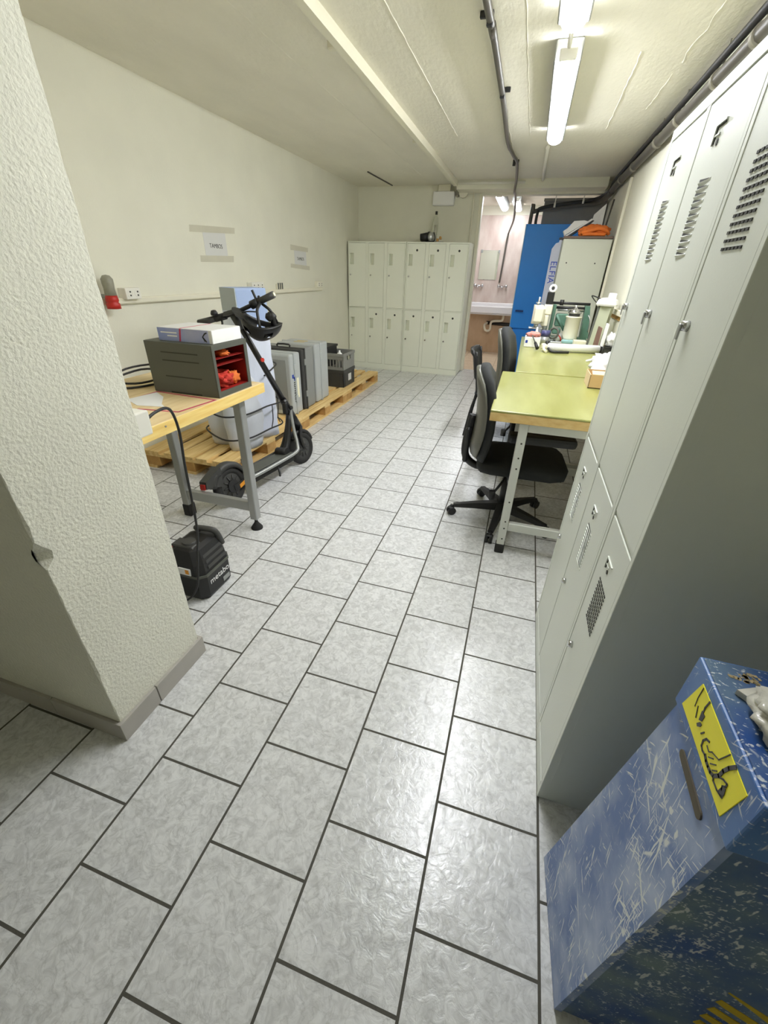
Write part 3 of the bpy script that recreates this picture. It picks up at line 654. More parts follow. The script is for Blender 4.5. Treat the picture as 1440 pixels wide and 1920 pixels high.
# bag of small parts lying on the lid
b = B().blob((0.432, 0.428, 0.966), (0.080, 0.072, 0.030), 26, 0.20, 9, 3, flat=-0.0162)
b.prism([(0.350, 0.478), (0.380, 0.492), (0.42, 0.47), (0.40, 0.43)], 'xy', 0.9497, 0.958)
solo('plastic_bag', b, M_clear, 'crumpled clear plastic bag lying on top of the blue bin', 'bag', (0.432, 0.428, 0.9495))

# ------------------------------------------------------------------ left bench and what stands on it
TX0, TX1, TY0, TY1, TZ = -2.06, -1.33, 0.97, 2.05, 0.865
t = thing('work_table', 'pale wood work table with grey steel legs beside the pier', 'table', (-1.7, 1.5, 0))
top = link('table_top', B().box(TX0, TX1, TY0, TY1, TZ-0.052, TZ, 0.003), M_wood, t)
link('edge_strip', B().box(TX1-0.001, TX1+0.004, TY0, TY1+0.001, TZ-0.052, TZ-0.001, 0.001), M_woodedge, top)
b = B()
tp = [(-1.71, 1.50), (-1.70, 1.672), (-1.345, 1.650), (-1.37, 1.432), (-1.56, 1.402)]
for (xa, ya), (xb, yb) in zip(tp, tp[1:]): b.stroke([(xa, ya), (xb, yb)], 0.012, 'xy', TZ, TZ+0.0006)
b.stroke([(-1.71, 1.50), (-1.9, 1.36)], 0.012, 'xy', TZ, TZ+0.0006)
link('tape_marking', b, M_pinktape, top)
link('bolt', B().cyl((TX1+0.004, 1.30, TZ-0.018), (TX1+0.007, 1.30, TZ-0.018), 0.004, n=10), M_steel, top)
def table_leg(x, y, foot):
    l = link('leg', B().box(x-0.024, x+0.024, y-0.024, y+0.024, 0.07 if foot else 0.055, TZ-0.052, 0.004), M_steel, t)
    if foot: link('foot', B().lathe([(0, 0), (0.036, 0), (0.036, 0.008), (0.014, 0.04), (0.010, 0.05), (0.010, 0.075), (0, 0.075)], (x, y, 0), n=20), M_rubber, l)
    else: link('foot', B().box(x-0.029, x+0.029, y-0.029, y+0.029, 0, 0.085, 0.006), M_rubber, l)
table_leg(-1.383, 1.875, True); table_leg(-1.88, 1.875, False); table_leg(-1.383, 1.05, True); table_leg(-1.88, 1.05, False)
link('crossbar', B().box(-1.857, -1.407, 1.857, 1.893, 0.125, 0.188, 0.003), M_steel, t)
link('crossbar', B().box(-1.857, -1.407, 1.032, 1.068, 0.125, 0.188, 0.003), M_steel, t)
for y in (1.05, 1.875): link('top_rail', B().box(-1.857, -1.407, y-0.018, y+0.018, TZ-0.10, TZ-0.052, 0.003), M_steel, t)
solo('paper_sheet', B().prism([(-1.69, 1.655), (-1.60, 1.60), (-1.52, 1.50), (-1.475, 1.468), (-1.60, 1.44), (-1.72, 1.50)], 'xy', TZ+0.0008, TZ+0.0016), M_brightpaper, 'curled sheet of white paper on the work table in front of the tray box', 'paper', (-1.6, 1.55, TZ+0.0008))
solo('cable_coil', B().tube([(-1.80, 1.78, TZ+0.006), (-1.85, 1.66, TZ+0.006), (-1.97, 1.60, TZ+0.006), (-2.03, 1.72, TZ+0.02), (-1.99, 1.88, TZ+0.045), (-1.86, 1.90, TZ+0.045), (-1.80, 1.80, TZ+0.03), (-1.86, 1.70, TZ+0.018), (-1.98, 1.66, TZ+0.03), (-2.01, 1.80, TZ+0.06), (-1.93, 1.92, TZ+0.07), (-1.83, 1.86, TZ+0.05)], 0.0055, 8), M_black, 'loose coil of black cable on the table behind the tray box', 'cable', (-1.92, 1.76, TZ))
# grey tray box with red inside
gx0, gx1, gy0, gy1, gz0, gz1 = -1.722, -1.345, 1.680, 1.955, TZ, 1.104
t = thing('tray_box', 'dark grey open-fronted tray box lined in red, standing on the work table', 'box', ((gx0+gx1)/2, (gy0+gy1)/2, gz0))
b = B(); w = 0.014
b.box(gx0, gx1, gy0, gy0+w, gz0, gz1, 0.002).box(gx0, gx1, gy1-w, gy1, gz0, gz1, 0.002).box(gx0, gx0+w, gy0+w, gy1-w, gz0, gz1).box(gx0+w, gx1, gy0+w, gy1-w, gz0, gz0+0.026).box(gx0+w, gx1, gy0+w, gy1-w, gz1-0.022, gz1)
sh = link('shell', b, M_dgrey, t)
for z, dz in ((1.0585, 0), (1.0215, 0), (0.9475, 0)): link('side_slit', B().box(-1.632, -1.424, gy0-0.0008, gy0+0.0004, z-0.0028, z+0.0028, 0), M_lockdark, sh)
link('notch', B().box(-1.62, -1.44, gy0-0.0008, gy0+0.0004, gz0+0.001, gz0+0.009, 0), M_lockdark, sh)
link('front_frame', B().box(gx1, gx1+0.004, gy0, gy0+0.018, gz0, gz1).box(gx1, gx1+0.004, gy1-0.024, gy1, gz0, gz1).box(gx1, gx1+0.004, gy0+0.018, gy1-0.024, gz0, gz0+0.028).box(gx1, gx1+0.004, gy0+0.018, gy1-0.024, gz1-0.024, gz1), M_dgrey, t)
b = B().box(gx0+w, gx1-0.004, gy0+w, gy0+w+0.002, gz0+0.026, gz1-0.022).box(gx0+w, gx1-0.004, gy1-w-0.002, gy1-w, gz0+0.026, gz1-0.022).box(gx0+w, gx0+w+0.002, gy0+w, gy1-w, gz0+0.026, gz1-0.022).box(gx0+w, gx1-0.004, gy0+w, gy1-w, gz1-0.024, gz1-0.022).box(gx0+w, gx1-0.004, gy0+w, gy1-w, gz0+0.026, gz0+0.028)
for z in (1.035, 1.005): b.box(gx0+0.06, gx1-0.012, gy0+w, gy1-w, z, z+0.003)
link('liner', b, M_redin, t)
solo('red_cloth', B().blob((-1.44, 1.80, gz0+0.062), (0.085, 0.085, 0.042), 18, 0.5, 8, 5, flat=-0.033), M_redcloth, 'crumpled red cloth lying in the bottom of the tray box', 'cloth', (-1.44, 1.80, gz0+0.029))
solo('orange_cloth', B().blob((-1.395, 1.872, gz0+0.058), (0.034, 0.042, 0.030), 16, 0.4, 8, 9, flat=-0.029), M_orange, 'orange rag in the tray box beside the red cloth', 'cloth', (-1.395, 1.872, gz0+0.029))
solo('orange_cloth', B().blob((-1.39, 1.81, 1.0525), (0.035, 0.035, 0.0165), 16, 0.35, 8, 12, flat=-0.0142), M_orange, 'small orange rag on the upper shelf inside the tray box', 'cloth', (-1.39, 1.81, 1.038))
# carton on top
t = thing('carton', 'flat white and blue carton lying on top of the tray box', 'box', (-1.5, 1.83, gz1))
cx = link('body', B().box(-1.655, -1.352, 1.712, 1.935, gz1+0.0005, gz1+0.060, 0.002), M_paper, t)
link('printed_front', B().prism([(-1.653, gz1+0.002), (-1.37, gz1+0.002), (-1.37, gz1+0.058), (-1.653, gz1+0.058)], 'xz', 1.7112, 1.7122), M_violet, cx)
b = B()
for k, (xa, xb, z) in enumerate(((-1.635, -1.545, 0.036), (-1.60, -1.545, 0.022))): b.box(xa, xb, 1.7104, 1.7112, gz1+z, gz1+z+0.005)
link('print_lines', b, M_brightpaper, cx)
link('pink_stripe', B().prism([(-1.537, gz1+0.003), (-1.528, gz1+0.003), (-1.517, gz1+0.058), (-1.526, gz1+0.058)], 'xz', 1.7104, 1.7112).box(-1.526, -1.517, 1.712, 1.93, gz1+0.0598, gz1+0.0606), M_pinktape, cx)
link('printed_mark', B().stroke([(-1.392, gz1+0.012), (-1.402, gz1+0.03), (-1.388, gz1+0.045), (-1.378, gz1+0.048)], 0.005, 'xz', 1.7100, 1.7108).stroke([(-1.402, gz1+0.03), (-1.384, gz1+0.010)], 0.005, 'xz', 1.7100, 1.7108), M_ink, cx)
link('end_face', B().box(-1.3522, -1.351, 1.714, 1.933, gz1+0.003, gz1+0.058), M_brightpaper, cx)
# socket box on the back of the pier, its cord and the power unit on the floor
t = thing('wall_socket', 'white socket box fixed to the back of the rough plaster pier', 'socket', (-1.10, PY1, 0.95))
link('housing', B().box(-1.150, -1.074, PY1, 1.000, 0.948, 1.026, 0.005, 2), M_white, t)
link('cover', B().box(-1.145, -1.079, 1.000, 1.006, 0.953, 1.021, 0.003), M_white, t)
mx1, mx0, my0, my1 = -1.238, -1.44, 1.205, 1.43
t = thing('battery_vacuum', 'black compact vacuum unit with a lettered side, on the floor behind the pier', 'tool', (-1.34, 1.32, 0))
def rr(x0, x1, y0, y1, c, z): return [(x0+c, y0, z), (x1-c, y0, z), (x1, y0+c, z), (x1, y1-c, z), (x1-c, y1, z), (x0+c, y1, z), (x0, y1-c, z), (x0, y0+c, z)]
body = link('lower_body', B().loft([rr(mx0+0.01, mx1-0.01, my0+0.01, my1-0.01, 0.03, 0.0), rr(mx0, mx1, my0, my1, 0.032, 0.02), rr(mx0, mx1+0.004, my0, my1, 0.032, 0.135)], smooth=False), M_black, t)
link('seam_band', B().loft([rr(mx0-0.002, mx1+0.007, my0-0.003, my1+0.003, 0.033, 0.135), rr(mx0-0.002, mx1+0.007, my0-0.003, my1+0.003, 0.033, 0.147)], smooth=False), M_dgrey, body)
up_ = link('upper_housing', B().loft([rr(mx0, mx1, my0, my1, 0.032, 0.147), rr(mx0+0.004, mx1-0.006, my0+0.006, my1-0.004, 0.032, 0.20), rr(mx0+0.02, mx1-0.035, my0+0.03, my1-0.012, 0.03, 0.262), rr(mx0+0.04, mx1-0.06, my0+0.05, my1-0.05, 0.02, 0.272)], smooth=False), M_black, t)
b = B()
for k, (z, dx) in enumerate(((0.168, 0.0005), (0.196, -0.006), (0.222, -0.0185))): b.hexa([(mx1+dx-0.01, my0+0.055, z), (mx1+dx+0.004, my0+0.055, z), (mx1+dx+0.004, my1-0.035, z), (mx1+dx-0.01, my1-0.035, z), (mx1+dx-0.018, my0+0.06, z+0.013), (mx1+dx-0.003, my0+0.06, z+0.013), (mx1+dx-0.003, my1-0.04, z+0.013), (mx1+dx-0.018, my1-0.04, z+0.013)])
link('side_rib', b, M_dgrey2, up_)
link('handle', B().tube([(-1.385, my1-0.03, 0.235), (-1.378, my1-0.035, 0.285), (-1.36, my1-0.055, 0.305), (-1.29, my1-0.04, 0.30), (-1.272, my1-0.03, 0.275), (-1.262, my1-0.02, 0.215)], 0.015, 10), M_dgrey2, t)
link('hose_port', B().cyl((-1.345, my0+0.085, 0.262), (-1.345, my0+0.085, 0.286), 0.032, 0.030, 18), M_dgrey2, up_)
link('lid_plate', B().box(-1.42, -1.30, my0+0.045, my0+0.11, 0.262, 0.276, 0.005), M_dgrey2, up_)
link('red_latch', B().box(-1.455, -1.425, my0+0.06, my0+0.11, 0.20, 0.245, 0.006), M_red, t)
l = link('rating_label', B().box(-1.36, -1.295, my0-0.0035, my0+0.003, 0.150, 0.186), M_brightpaper, t)
link('orange_mark', B().box(-1.322, -1.302, my0-0.0042, my0-0.0034, 0.158, 0.182, 0), M_orangep, l)
link('lettering', lettering('metabo', 0.047, frame_m((mx1+0.0042, (my0+my1)/2+0.004, 0.094), (0, 1, 0), (0, 0, 1))), M_brightpaper, body)
link('small_plate', B().box(mx1+0.001, mx1+0.0035, my1-0.09, my1-0.04, 0.03, 0.055), M_steel, body)
link('power_cord', B().tube([(-1.10, 1.004, 0.985), (-1.105, 1.05, 0.998), (-1.13, 1.13, 0.99), (-1.155, 1.18, 0.95), (-1.165, 1.20, 0.87), (-1.175, 1.20, 0.75), (-1.18, 1.20, 0.62), (-1.185, 1.2, 0.5), (-1.20, 1.205, 0.40), (-1.225, 1.205, 0.30), (-1.235, 1.195, 0.22), (-1.25, 1.188, 0.13), (-1.29, 1.18, 0.05), (-1.35, 1.16, 0.008), (-1.42, 1.14, 0.006)], 0.0052, 8), M_black, t)

# ------------------------------------------------------------------ pallets
def pallet(label, y0):
    x0, x1, L = -2.715, -1.925, 1.195
    t = thing('pallet', label, 'pallet', ((x0+x1)/2, y0+L/2, 0), 'pallets along the left wall')
    y1 = y0+L
    for i in range(5):
        wds = (0.145, 0.10, 0.145, 0.10, 0.145)[i]; xc = x0+(0.0725, 0.2475, 0.395, 0.5425, 0.7175)[i]
        link('deck_board', B().box(xc-wds/2, xc+wds/2, y0, y1, 0.122, 0.144, 0.002), M_pallet, t)
    for yy in (y0, y0+L/2-0.07, y1-0.145):
        link('stringer_board', B().box(x0, x1, yy, yy+0.145 if yy != y0+L/2-0.07 else yy+0.14, 0.100, 0.122, 0.001), M_pallet, t)
        for xx in (x0, x0+0.3225, x1-0.145): link('block', B().box(xx, xx+0.145 if xx != x0+0.3225 else xx+0.145, yy+0.002, yy+0.142, 0.022, 0.100, 0.002), M_palletd, t)
    for xx in (x0, x0+0.3225, x1-0.10): link('bottom_board', B().box(xx, xx+0.10 if xx != x0+0.3225 else xx+0.145, y0, y1, 0, 0.022, 0.001), M_pallet, t)
pallet('wooden pallet under the wrapped bundle, nearest the work table', 2.385)
pallet('wooden pallet under the grey cases, middle one of the row', 3.582)
pallet('wooden pallet under the stacked crates, farthest of the row', 4.779)
PZ = 0.1445
# wrapped bundle
t = thing('wrapped_bundle', 'tall strapped bundle of pale blue boards in plastic wrap on the nearest pallet', 'bundle', (-2.15, 2.85, PZ))
def hull_ring(pts, z, c, n_per=4, amp=0.012, seed=0):
    P = [Vector((x, y, 0)) for x, y in pts]; n = len(P); out = []
    for i in range(n):
        a, q, d = P[i-1], P[i], P[(i+1) % n]
        e0 = q+(a-q).normalized()*min(c, (a-q).length*0.45); e1 = q+(d-q).normalized()*min(c, (d-q).length*0.45)
        for k in range(n_per):
            s_ = k/(n_per-1); p = e0*(1-s_)**2+q*2*s_*(1-s_)+e1*s_*s_; out.append(p)
        for k in (0.25, 0.5, 0.75):
            nx = P[(i+1) % n]; f1 = nx+(q-nx).normalized()*min(c, (q-nx).length*0.45); out.append(e1*(1-k)+f1*k)
    res = []
    for p in out:
        v = noise.noise_vector(Vector((p.x*7+seed, p.y*7, z*4)))*amp
        res.append((p.x+v.x, p.y+v.y, z))
    return res
slab = [(-2.00, 2.86), (-1.895, 3.10), (-2.09, 3.20), (-2.19, 2.95)]
def scl(pts, k, ox=0, oy=0):
    mx_ = sum(p[0] for p in pts)/len(pts); my_ = sum(p[1] for p in pts)/len(pts)
    return [(mx_+(x-mx_)*k+ox, my_+(y-my_)*k+oy) for x, y in pts]
b = B()
b.loft([hull_ring(scl(slab, k), z, 0.01, amp=0.002) for z, k in ((1.0, 0.98), (1.1, 0.99), (1.27, 1.0), (1.285, 0.985))], smooth=False)
link('board_stack', b, M_foam, t)
q = scl(slab, 1.0)
link('board_side', B().hexa([(q[0][0]-0.002, q[0][1]-0.003, 1.0), (q[3][0]-0.002, q[3][1]-0.004, 1.0), (q[3][0]+0.01, q[3][1]+0.01, 1.0), (q[0][0], q[0][1]+0.01, 1.0), (q[0][0]-0.002, q[0][1]-0.003, 1.284), (q[3][0]-0.002, q[3][1]-0.004, 1.284), (q[3][0]+0.01, q[3][1]+0.01, 1.284), (q[0][0], q[0][1]+0.01, 1.284)]), M_foamg, t)
wrapr = []
for i in range(16):
    z = PZ+0.002+(1.13-PZ)*i/15; k = 1.10-0.04*math.sin(i*0.9)+(0.16 if 0.3 < z < 0.75 else 0.06 if z < 0.9 else -0.02)*0.5
    wrapr.append(hull_ring(scl(slab, k, -0.012 if z > 0.6 else -0.03, 0.0), z, 0.05, amp=0.022, seed=2))
link('plastic_wrap', B().loft(wrapr), M_wrap, t)
for nm, pts, zt2, sd in (('a', [(-2.37, 2.80), (-2.28, 2.67), (-2.13, 2.70), (-2.11, 2.90), (-2.30, 2.96)], 0.60, 4), ('b', [(-2.14, 2.68), (-2.04, 2.575), (-1.92, 2.66), (-1.875, 2.88), (-2.05, 2.90)], 0.70, 8)):
    rings = []
    for i in range(12):
        z = PZ+0.001+(zt2-PZ)*i/11; f_ = i/11
        k = 0.86+0.17*math.sin(PI*min(1, f_*1.25+0.08))-0.035*(abs(f_-0.22) < 0.06)-0.035*(abs(f_-0.62) < 0.06)
        if i == 11: k *= 0.8
        rings.append(hull_ring(scl(pts, k), z, 0.07, amp=0.016, seed=sd))
    link('wrapped_roll', B().loft(rings), M_wrapg, t)
def strap(z, dz, ex=0.006):
    P = [(-2.375, 2.80), (-2.285, 2.665), (-2.05, 2.562), (-1.905, 2.65), (-1.865, 2.88), (-1.875, 3.11), (-2.08, 3.22), (-2.30, 3.0)]
    return B().tube([(x+ex*(x+2.1)*3, y+ex*(y-2.88)*3, z+dz*(0.5+0.5*math.sin(i*2.1))) for i, (x, y) in enumerate(P)], 0.0065, 6, closed=True, sub=6)
link('strap', strap(0.25, 0.015), M_black, t)
link('strap', strap(0.435, 0.02), M_black, t)
link('strap', B().tube([(-1.885, 2.93, 0.68), (-1.876, 3.06, 0.72), (-1.90, 3.14, 0.74), (-2.05, 3.22, 0.74)], 0.006, 6), M_black, t)
link('strap_end', B().tube([(-1.868, 2.93, 0.26), (-1.86, 2.95, 0.33), (-1.862, 2.96, 0.44)], 0.004, 6).tube([(-1.862, 3.06, 0.27), (-1.855, 3.02, 0.33), (-1.86, 3.05, 0.42), (-1.872, 3.05, 0.60)], 0.004, 6), M_black, t)

# cases on edge
def case(label, y0, y1, x0, x1, h, m, grp='grey cases on the pallets', logo=False, lid_dark=False, ylab=False):
    t = thing('plastic_case', label, 'case', ((x0+x1)/2, (y0+y1)/2, PZ), grp)
    z0, z1 = PZ, PZ+h; ym = y0+(y1-y0)*(0.22 if lid_dark else 0.42)
    link('base_shell', B().box(x0, x1-0.006, y0, ym-0.004, z0+0.006, z1-0.006, 0.018, 3), M_dgrey2 if lid_dark else m, t)
    link('lid_shell', B().box(x0, x1-0.006, ym+0.004, y1, z0+0.006, z1-0.006, 0.018, 3), m, t)
    link('rim', B().box(x0-0.006, x1, ym-0.010, ym+0.010, z0, z1, 0.005), M_dgrey2 if lid_dark else m, t)
    link('side_panel', B().box(x0+0.045, x1-0.05, y0-0.002, y0+0.004, z0+0.05, z1-0.055, 0.006), M_caseface, t)
    for zz in (z0+0.13, z1-0.16): link('latch', B().box(x1-0.008, x1+0.004, ym-0.022, ym+0.022, zz, zz+0.06, 0.004), m, t)
    if logo:
        xx = x1-0.006
        l = link('label_strip', B().box(xx, xx+0.0012, y0+0.110, y0+0.150, z0+0.16, z0+0.35), M_palelabel, t)
        link('logo', B().box(xx, xx+0.0016, y0+0.024, y0+0.055, z0+0.36, z0+0.395).box(xx, xx+0.0016, y0+0.058, y0+0.08, z0+0.335, z0+0.37), M_bluelogo, t)
        link('lettering', lettering('Munster', 0.075, frame_m((xx+0.001, y0+0.070, z0+0.24), (0, 0, -1), (0, 1, 0))), M_ink, t)
    if ylab: link('yellow_label', B().box(x1-0.30, x1-0.18, y0+0.10, y0+0.20, z1-0.007, z1-0.0045), M_yellowd, t)
    b = B().tube([(x1-0.30, ym+0.0, z1), (x1-0.295, ym, z1+0.022), (x1-0.17, ym, z1+0.022), (x1-0.165, ym, z1)], 0.008, 8, sub=2)
    if lid_dark: link('carry_handle', b, M_black, t)
    return t
case('light grey case with blue logo standing on edge, nearest of the three', 3.595, 3.80, -2.42, -2.018, 0.585, M_case, logo=True)
case('mid grey case with dark lid standing on edge, between the two lighter cases', 3.835, 4.085, -2.50, -2.012, 0.60, M_case2, lid_dark=True)
case('thick light grey case with a yellow label on top, farthest of the three', 4.125, 4.44, -2.46, -2.012, 0.605, M_case, ylab=True)
# crates
M_crate = mat('mid_grey_crate', S(138, 138, 132), 0.5, var=0.06)
def crate(label, z, m, slatted, h, solidlab):
    x0, x1, y0, y1 = -2.60, -2.005, 4.862, 5.245
    t = thing('stacking_crate', label, 'crate', ((x0+x1)/2, (y0+y1)/2, z), 'crates on the farthest pallet')
    b = B()
    b.box(x0+0.01, x1-0.01, y0+0.01, y1-0.01, z, z+0.008)
    b.box(x0, x1, y0, y0+0.012, z+h-0.035, z+h, 0.003).box(x0, x1, y1-0.012, y1, z+h-0.035, z+h, 0.003).box(x0, x0+0.012, y0+0.012, y1-0.012, z+h-0.035, z+h, 0.003).box(x1-0.012, x1, y0+0.012, y1-0.012, z+h-0.035, z+h, 0.003)
    i = 0.007
    if slatted:
        for yy in (y0+i, y1-i-0.005):
            b.box(x0+i, x1-i, yy, yy+0.005, z, z+0.035).box(x0+i, x1-i, yy, yy+0.005, z+h*0.62, z+h-0.03)
            for k in range(15): xx = x0+i+0.004+k*(x1-x0-0.03)/14; b.box(xx-0.006, xx+0.008, yy, yy+0.005, z+0.03, z+h*0.64)
        for xx in (x0+i, x1-i-0.005):
            b.box(xx, xx+0.005, y0+i, y1-i, z, z+0.05).box(xx, xx+0.005, y0+i, y0+0.13, z+0.05, z+h-0.03).box(xx, xx+0.005, y1-0.13, y1-i, z+0.05, z+h-0.03).box(xx, xx+0.005, y0+0.13, y1-0.13, z+0.05, z+h*0.55)
    else:
        b.box(x0+i, x1-i, y0+i, y0+i+0.006, z, z+h-0.03).box(x0+i, x1-i, y1-i-0.006, y1-i, z, z+h-0.03).box(x0+i, x0+i+0.006, y0+i, y1-i, z, z+h-0.03).box(x1-i-0.006, x1-i, y0+i, y1-i, z, z+h-0.03)
        for k in range(5): xx = x0+0.06+k*(x1-x0-0.12)/4; b.box(xx-0.006, xx+0.006, y0+0.001, y0+0.01, z+0.01, z+h-0.03)
        for yy in (y0+0.05, y1-0.05): b.box(x1-0.008, x1-0.001, yy-0.005, yy+0.005, z+0.01, z+h-0.03)
    link('walls', b, m, t)
    if solidlab: link('label', B().box(x1-0.0075, x1-0.0025, (y0+y1)/2-0.03, (y0+y1)/2+0.06, z+0.06, z+0.14), M_paper, t)
crate('charcoal solid-sided crate with a white label, lower of the stacked pair', PZ, M_dgrey2, False, 0.205, True)
crate('grey slatted crate with white things inside, upper of the stacked pair', PZ+0.206, M_crate, True, 0.19, False)
zc = PZ+0.206+0.0085
solo('plastic_bin_insert', B().box(-2.57, -2.23, 4.90, 5.20, zc, zc+0.235, 0.008).box(-2.58, -2.22, 4.89, 5.21, zc+0.22, zc+0.245, 0.004), M_black, 'black tub standing in the upper crate', 'tub', (-2.4, 5.05, zc))
solo('white_bottle', B().lathe([(0, 0), (0.035, 0), (0.035, 0.15), (0.03, 0.17), (0.012, 0.185), (0.012, 0.205), (0, 0.205)], (-2.10, 4.97, zc), n=16), M_brightpaper, 'white bottle standing at the front of the upper crate', 'bottle', (-2.10, 4.97, zc))

# ------------------------------------------------------------------ scooter
t = thing('kick_scooter', 'black electric kick scooter leaning by the wrapped bundle', 'scooter', (-1.65, 2.5, 0))
rc = Vector((-1.715, 2.095, 0.136)); fc = Vector((-1.598, 2.905, 0.130))
run = (fc-rc); run.z = 0; run.normalize()
ax = Vector((run.y, -run.x, 0)); ax = (ax+Vector((0, 0, 0.15))).normalized()      # axle, leaning to the left
upv = run.cross(ax)*-1
if upv.z < 0: upv = -upv
def wheel(c, name, R=0.106, r=0.029, axis=None):
    axis = axis or ax
    w_ = link(name, B().torus(c, axis, R, r, 36, 12), M_rubber, t)
    b = B().lathe([(0.085, -0.020), (0.06, -0.024), (0.035, -0.030), (0.02, -0.034), (0, -0.034)], c, axis, 24).lathe([(0.085, 0.020), (0.06, 0.024), (0.035, 0.030), (0.02, 0.034), (0, 0.034)], c, axis, 24).lathe([(0.085, -0.02), (0.09, 0), (0.085, 0.02)], c, axis, 24)
    a = run; u = upv
    for k in range(10):
        th = 2*PI*k/10; d = a*math.cos(th)+u*math.sin(th)
        for s_ in (-1, 1): b.cyl(Vector(c)+d*0.035+axis*s_*0.031, Vector(c)+d*0.075+axis*s_*0.026, 0.006, 0.004, 6)
    link('rim', b, M_dgrey2, w_)
    return w_
wheel(rc, 'rear_wheel')
axf = (Matrix.Rotation(math.radians(-6), 3, 'Z') @ ax).normalized()
wheel(fc, 'front_wheel', axis=axf)
def P3(c, f, u, a): return Vector(c)+run*f+upv*u+ax*a
# rear mudguard: an arc band over the wheel with a tail
rings = []
for i in range(15):
    th = math.radians(20+145*i/14); R_ = 0.152+(0.012 if i > 10 else 0)
    cpt = P3(rc, math.cos(th)*R_, math.sin(th)*R_, 0); o = (cpt-rc).normalized()
    wd = 0.036
    rings.append([cpt+ax*wd-o*0.028, cpt+ax*wd*0.95+o*0.0, cpt+ax*wd*0.5+o*0.012, cpt-ax*wd*0.5+o*0.012, cpt-ax*wd*0.95, cpt-ax*wd-o*0.028, cpt-ax*wd*0.9-o*0.022, cpt+ax*wd*0.9-o*0.022])
link('rear_mudguard', B().loft(rings), M_dgrey2, t)
link('mudguard_tail', B().hexa([P3(rc, -0.205, 0.060, -0.030), P3(rc, -0.205, 0.060, 0.030), P3(rc, -0.075, 0.03, 0.036), P3(rc, -0.075, 0.03, -0.036), P3(rc, -0.195, 0.105, -0.030), P3(rc, -0.195, 0.105, 0.030), P3(rc, -0.06, 0.160, 0.036), P3(rc, -0.06, 0.160, -0.036)]), M_dgrey2, t)
link('tail_light', B().hexa([P3(rc, -0.212, 0.056, -0.018), P3(rc, -0.212, 0.056, 0.018), P3(rc, -0.204, 0.058, 0.022), P3(rc, -0.204, 0.058, -0.022), P3(rc, -0.206, 0.088, -0.018), P3(rc, -0.206, 0.088, 0.018), P3(rc, -0.198, 0.090, 0.022), P3(rc, -0.198, 0.090, -0.022)]), M_red, t)
link('axle_plate', B().cyl(P3(rc, 0, 0, 0.033), P3(rc, 0, 0, 0.042), 0.045, n=20).hexa([P3(rc, 0.0, -0.035, 0.036), P3(rc, 0.20, -0.03, 0.04), P3(rc, 0.20, -0.03, 0.052), P3(rc, 0.0, -0.035, 0.046), P3(rc, 0.0, 0.005, 0.036), P3(rc, 0.20, 0.02, 0.04), P3(rc, 0.20, 0.02, 0.052), P3(rc, 0.0, 0.005, 0.046)]), M_black, t)
link('side_reflector', B().hexa([P3(rc, 0.045, -0.034, 0.0465), P3(rc, 0.14, -0.005, 0.053), P3(rc, 0.14, -0.005, 0.057), P3(rc, 0.045, -0.034, 0.050), P3(rc, 0.045, -0.008, 0.0465), P3(rc, 0.14, 0.020, 0.053), P3(rc, 0.14, 0.020, 0.057), P3(rc, 0.045, -0.008, 0.050)]), M_orangep, t)
# deck
base = Vector((rc.x, rc.y, 0.0))
def D(f, u, a): return base+run*f+ax*a+Vector((0, 0, u))+Vector((-0.15*u*0.6, 0, 0))
link('deck', B().hexa([D(0.17, 0.085, -0.07), D(0.17, 0.085, 0.07), D(0.64, 0.085, 0.07), D(0.64, 0.085, -0.07), D(0.16, 0.152, -0.075), D(0.16, 0.152, 0.075), D(0.65, 0.150, 0.075), D(0.65, 0.150, -0.075)]), M_rubber, t)
link('deck_plate', B().hexa([D(0.175, 0.1515, -0.066), D(0.175, 0.1515, 0.066), D(0.64, 0.150, 0.066), D(0.64, 0.150, -0.066), D(0.175, 0.1555, -0.064), D(0.175, 0.1555, 0.064), D(0.64, 0.1545, 0.064), D(0.64, 0.1545, -0.064)]), M_dgrey, t)
hd = D(0.775, 0.43, 0.0)
for sgn in (-1, 1):
    link('frame_tube', B().tube([D(0.12, 0.136, 0.062*sgn), D(0.19, 0.140, 0.088*sgn), D(0.45, 0.142, 0.092*sgn), D(0.655, 0.150, 0.090*sgn), D(0.705, 0.19, 0.075*sgn), D(0.735, 0.30, 0.040*sgn), D(0.755, 0.40, 0.020*sgn), D(0.765, 0.46, 0.014*sgn)], 0.0135, 10, sub=6), M_steel if sgn > 0 else M_dgrey2, t)
link('neck_gusset', B().tube([D(0.60, 0.14, 0), D(0.68, 0.22, 0), D(0.755, 0.42, 0)], 0.022, 10), M_black, t)
link('kickstand', B().tube([D(0.44, 0.10, 0.07), D(0.42, 0.065, 0.095), D(0.40, 0.05, 0.11)], 0.008, 8), M_black, t)
link('motor_block', B().cyl(D(0.60, 0.165, -0.05), D(0.60, 0.165, 0.05), 0.035, n=16), M_black, t)
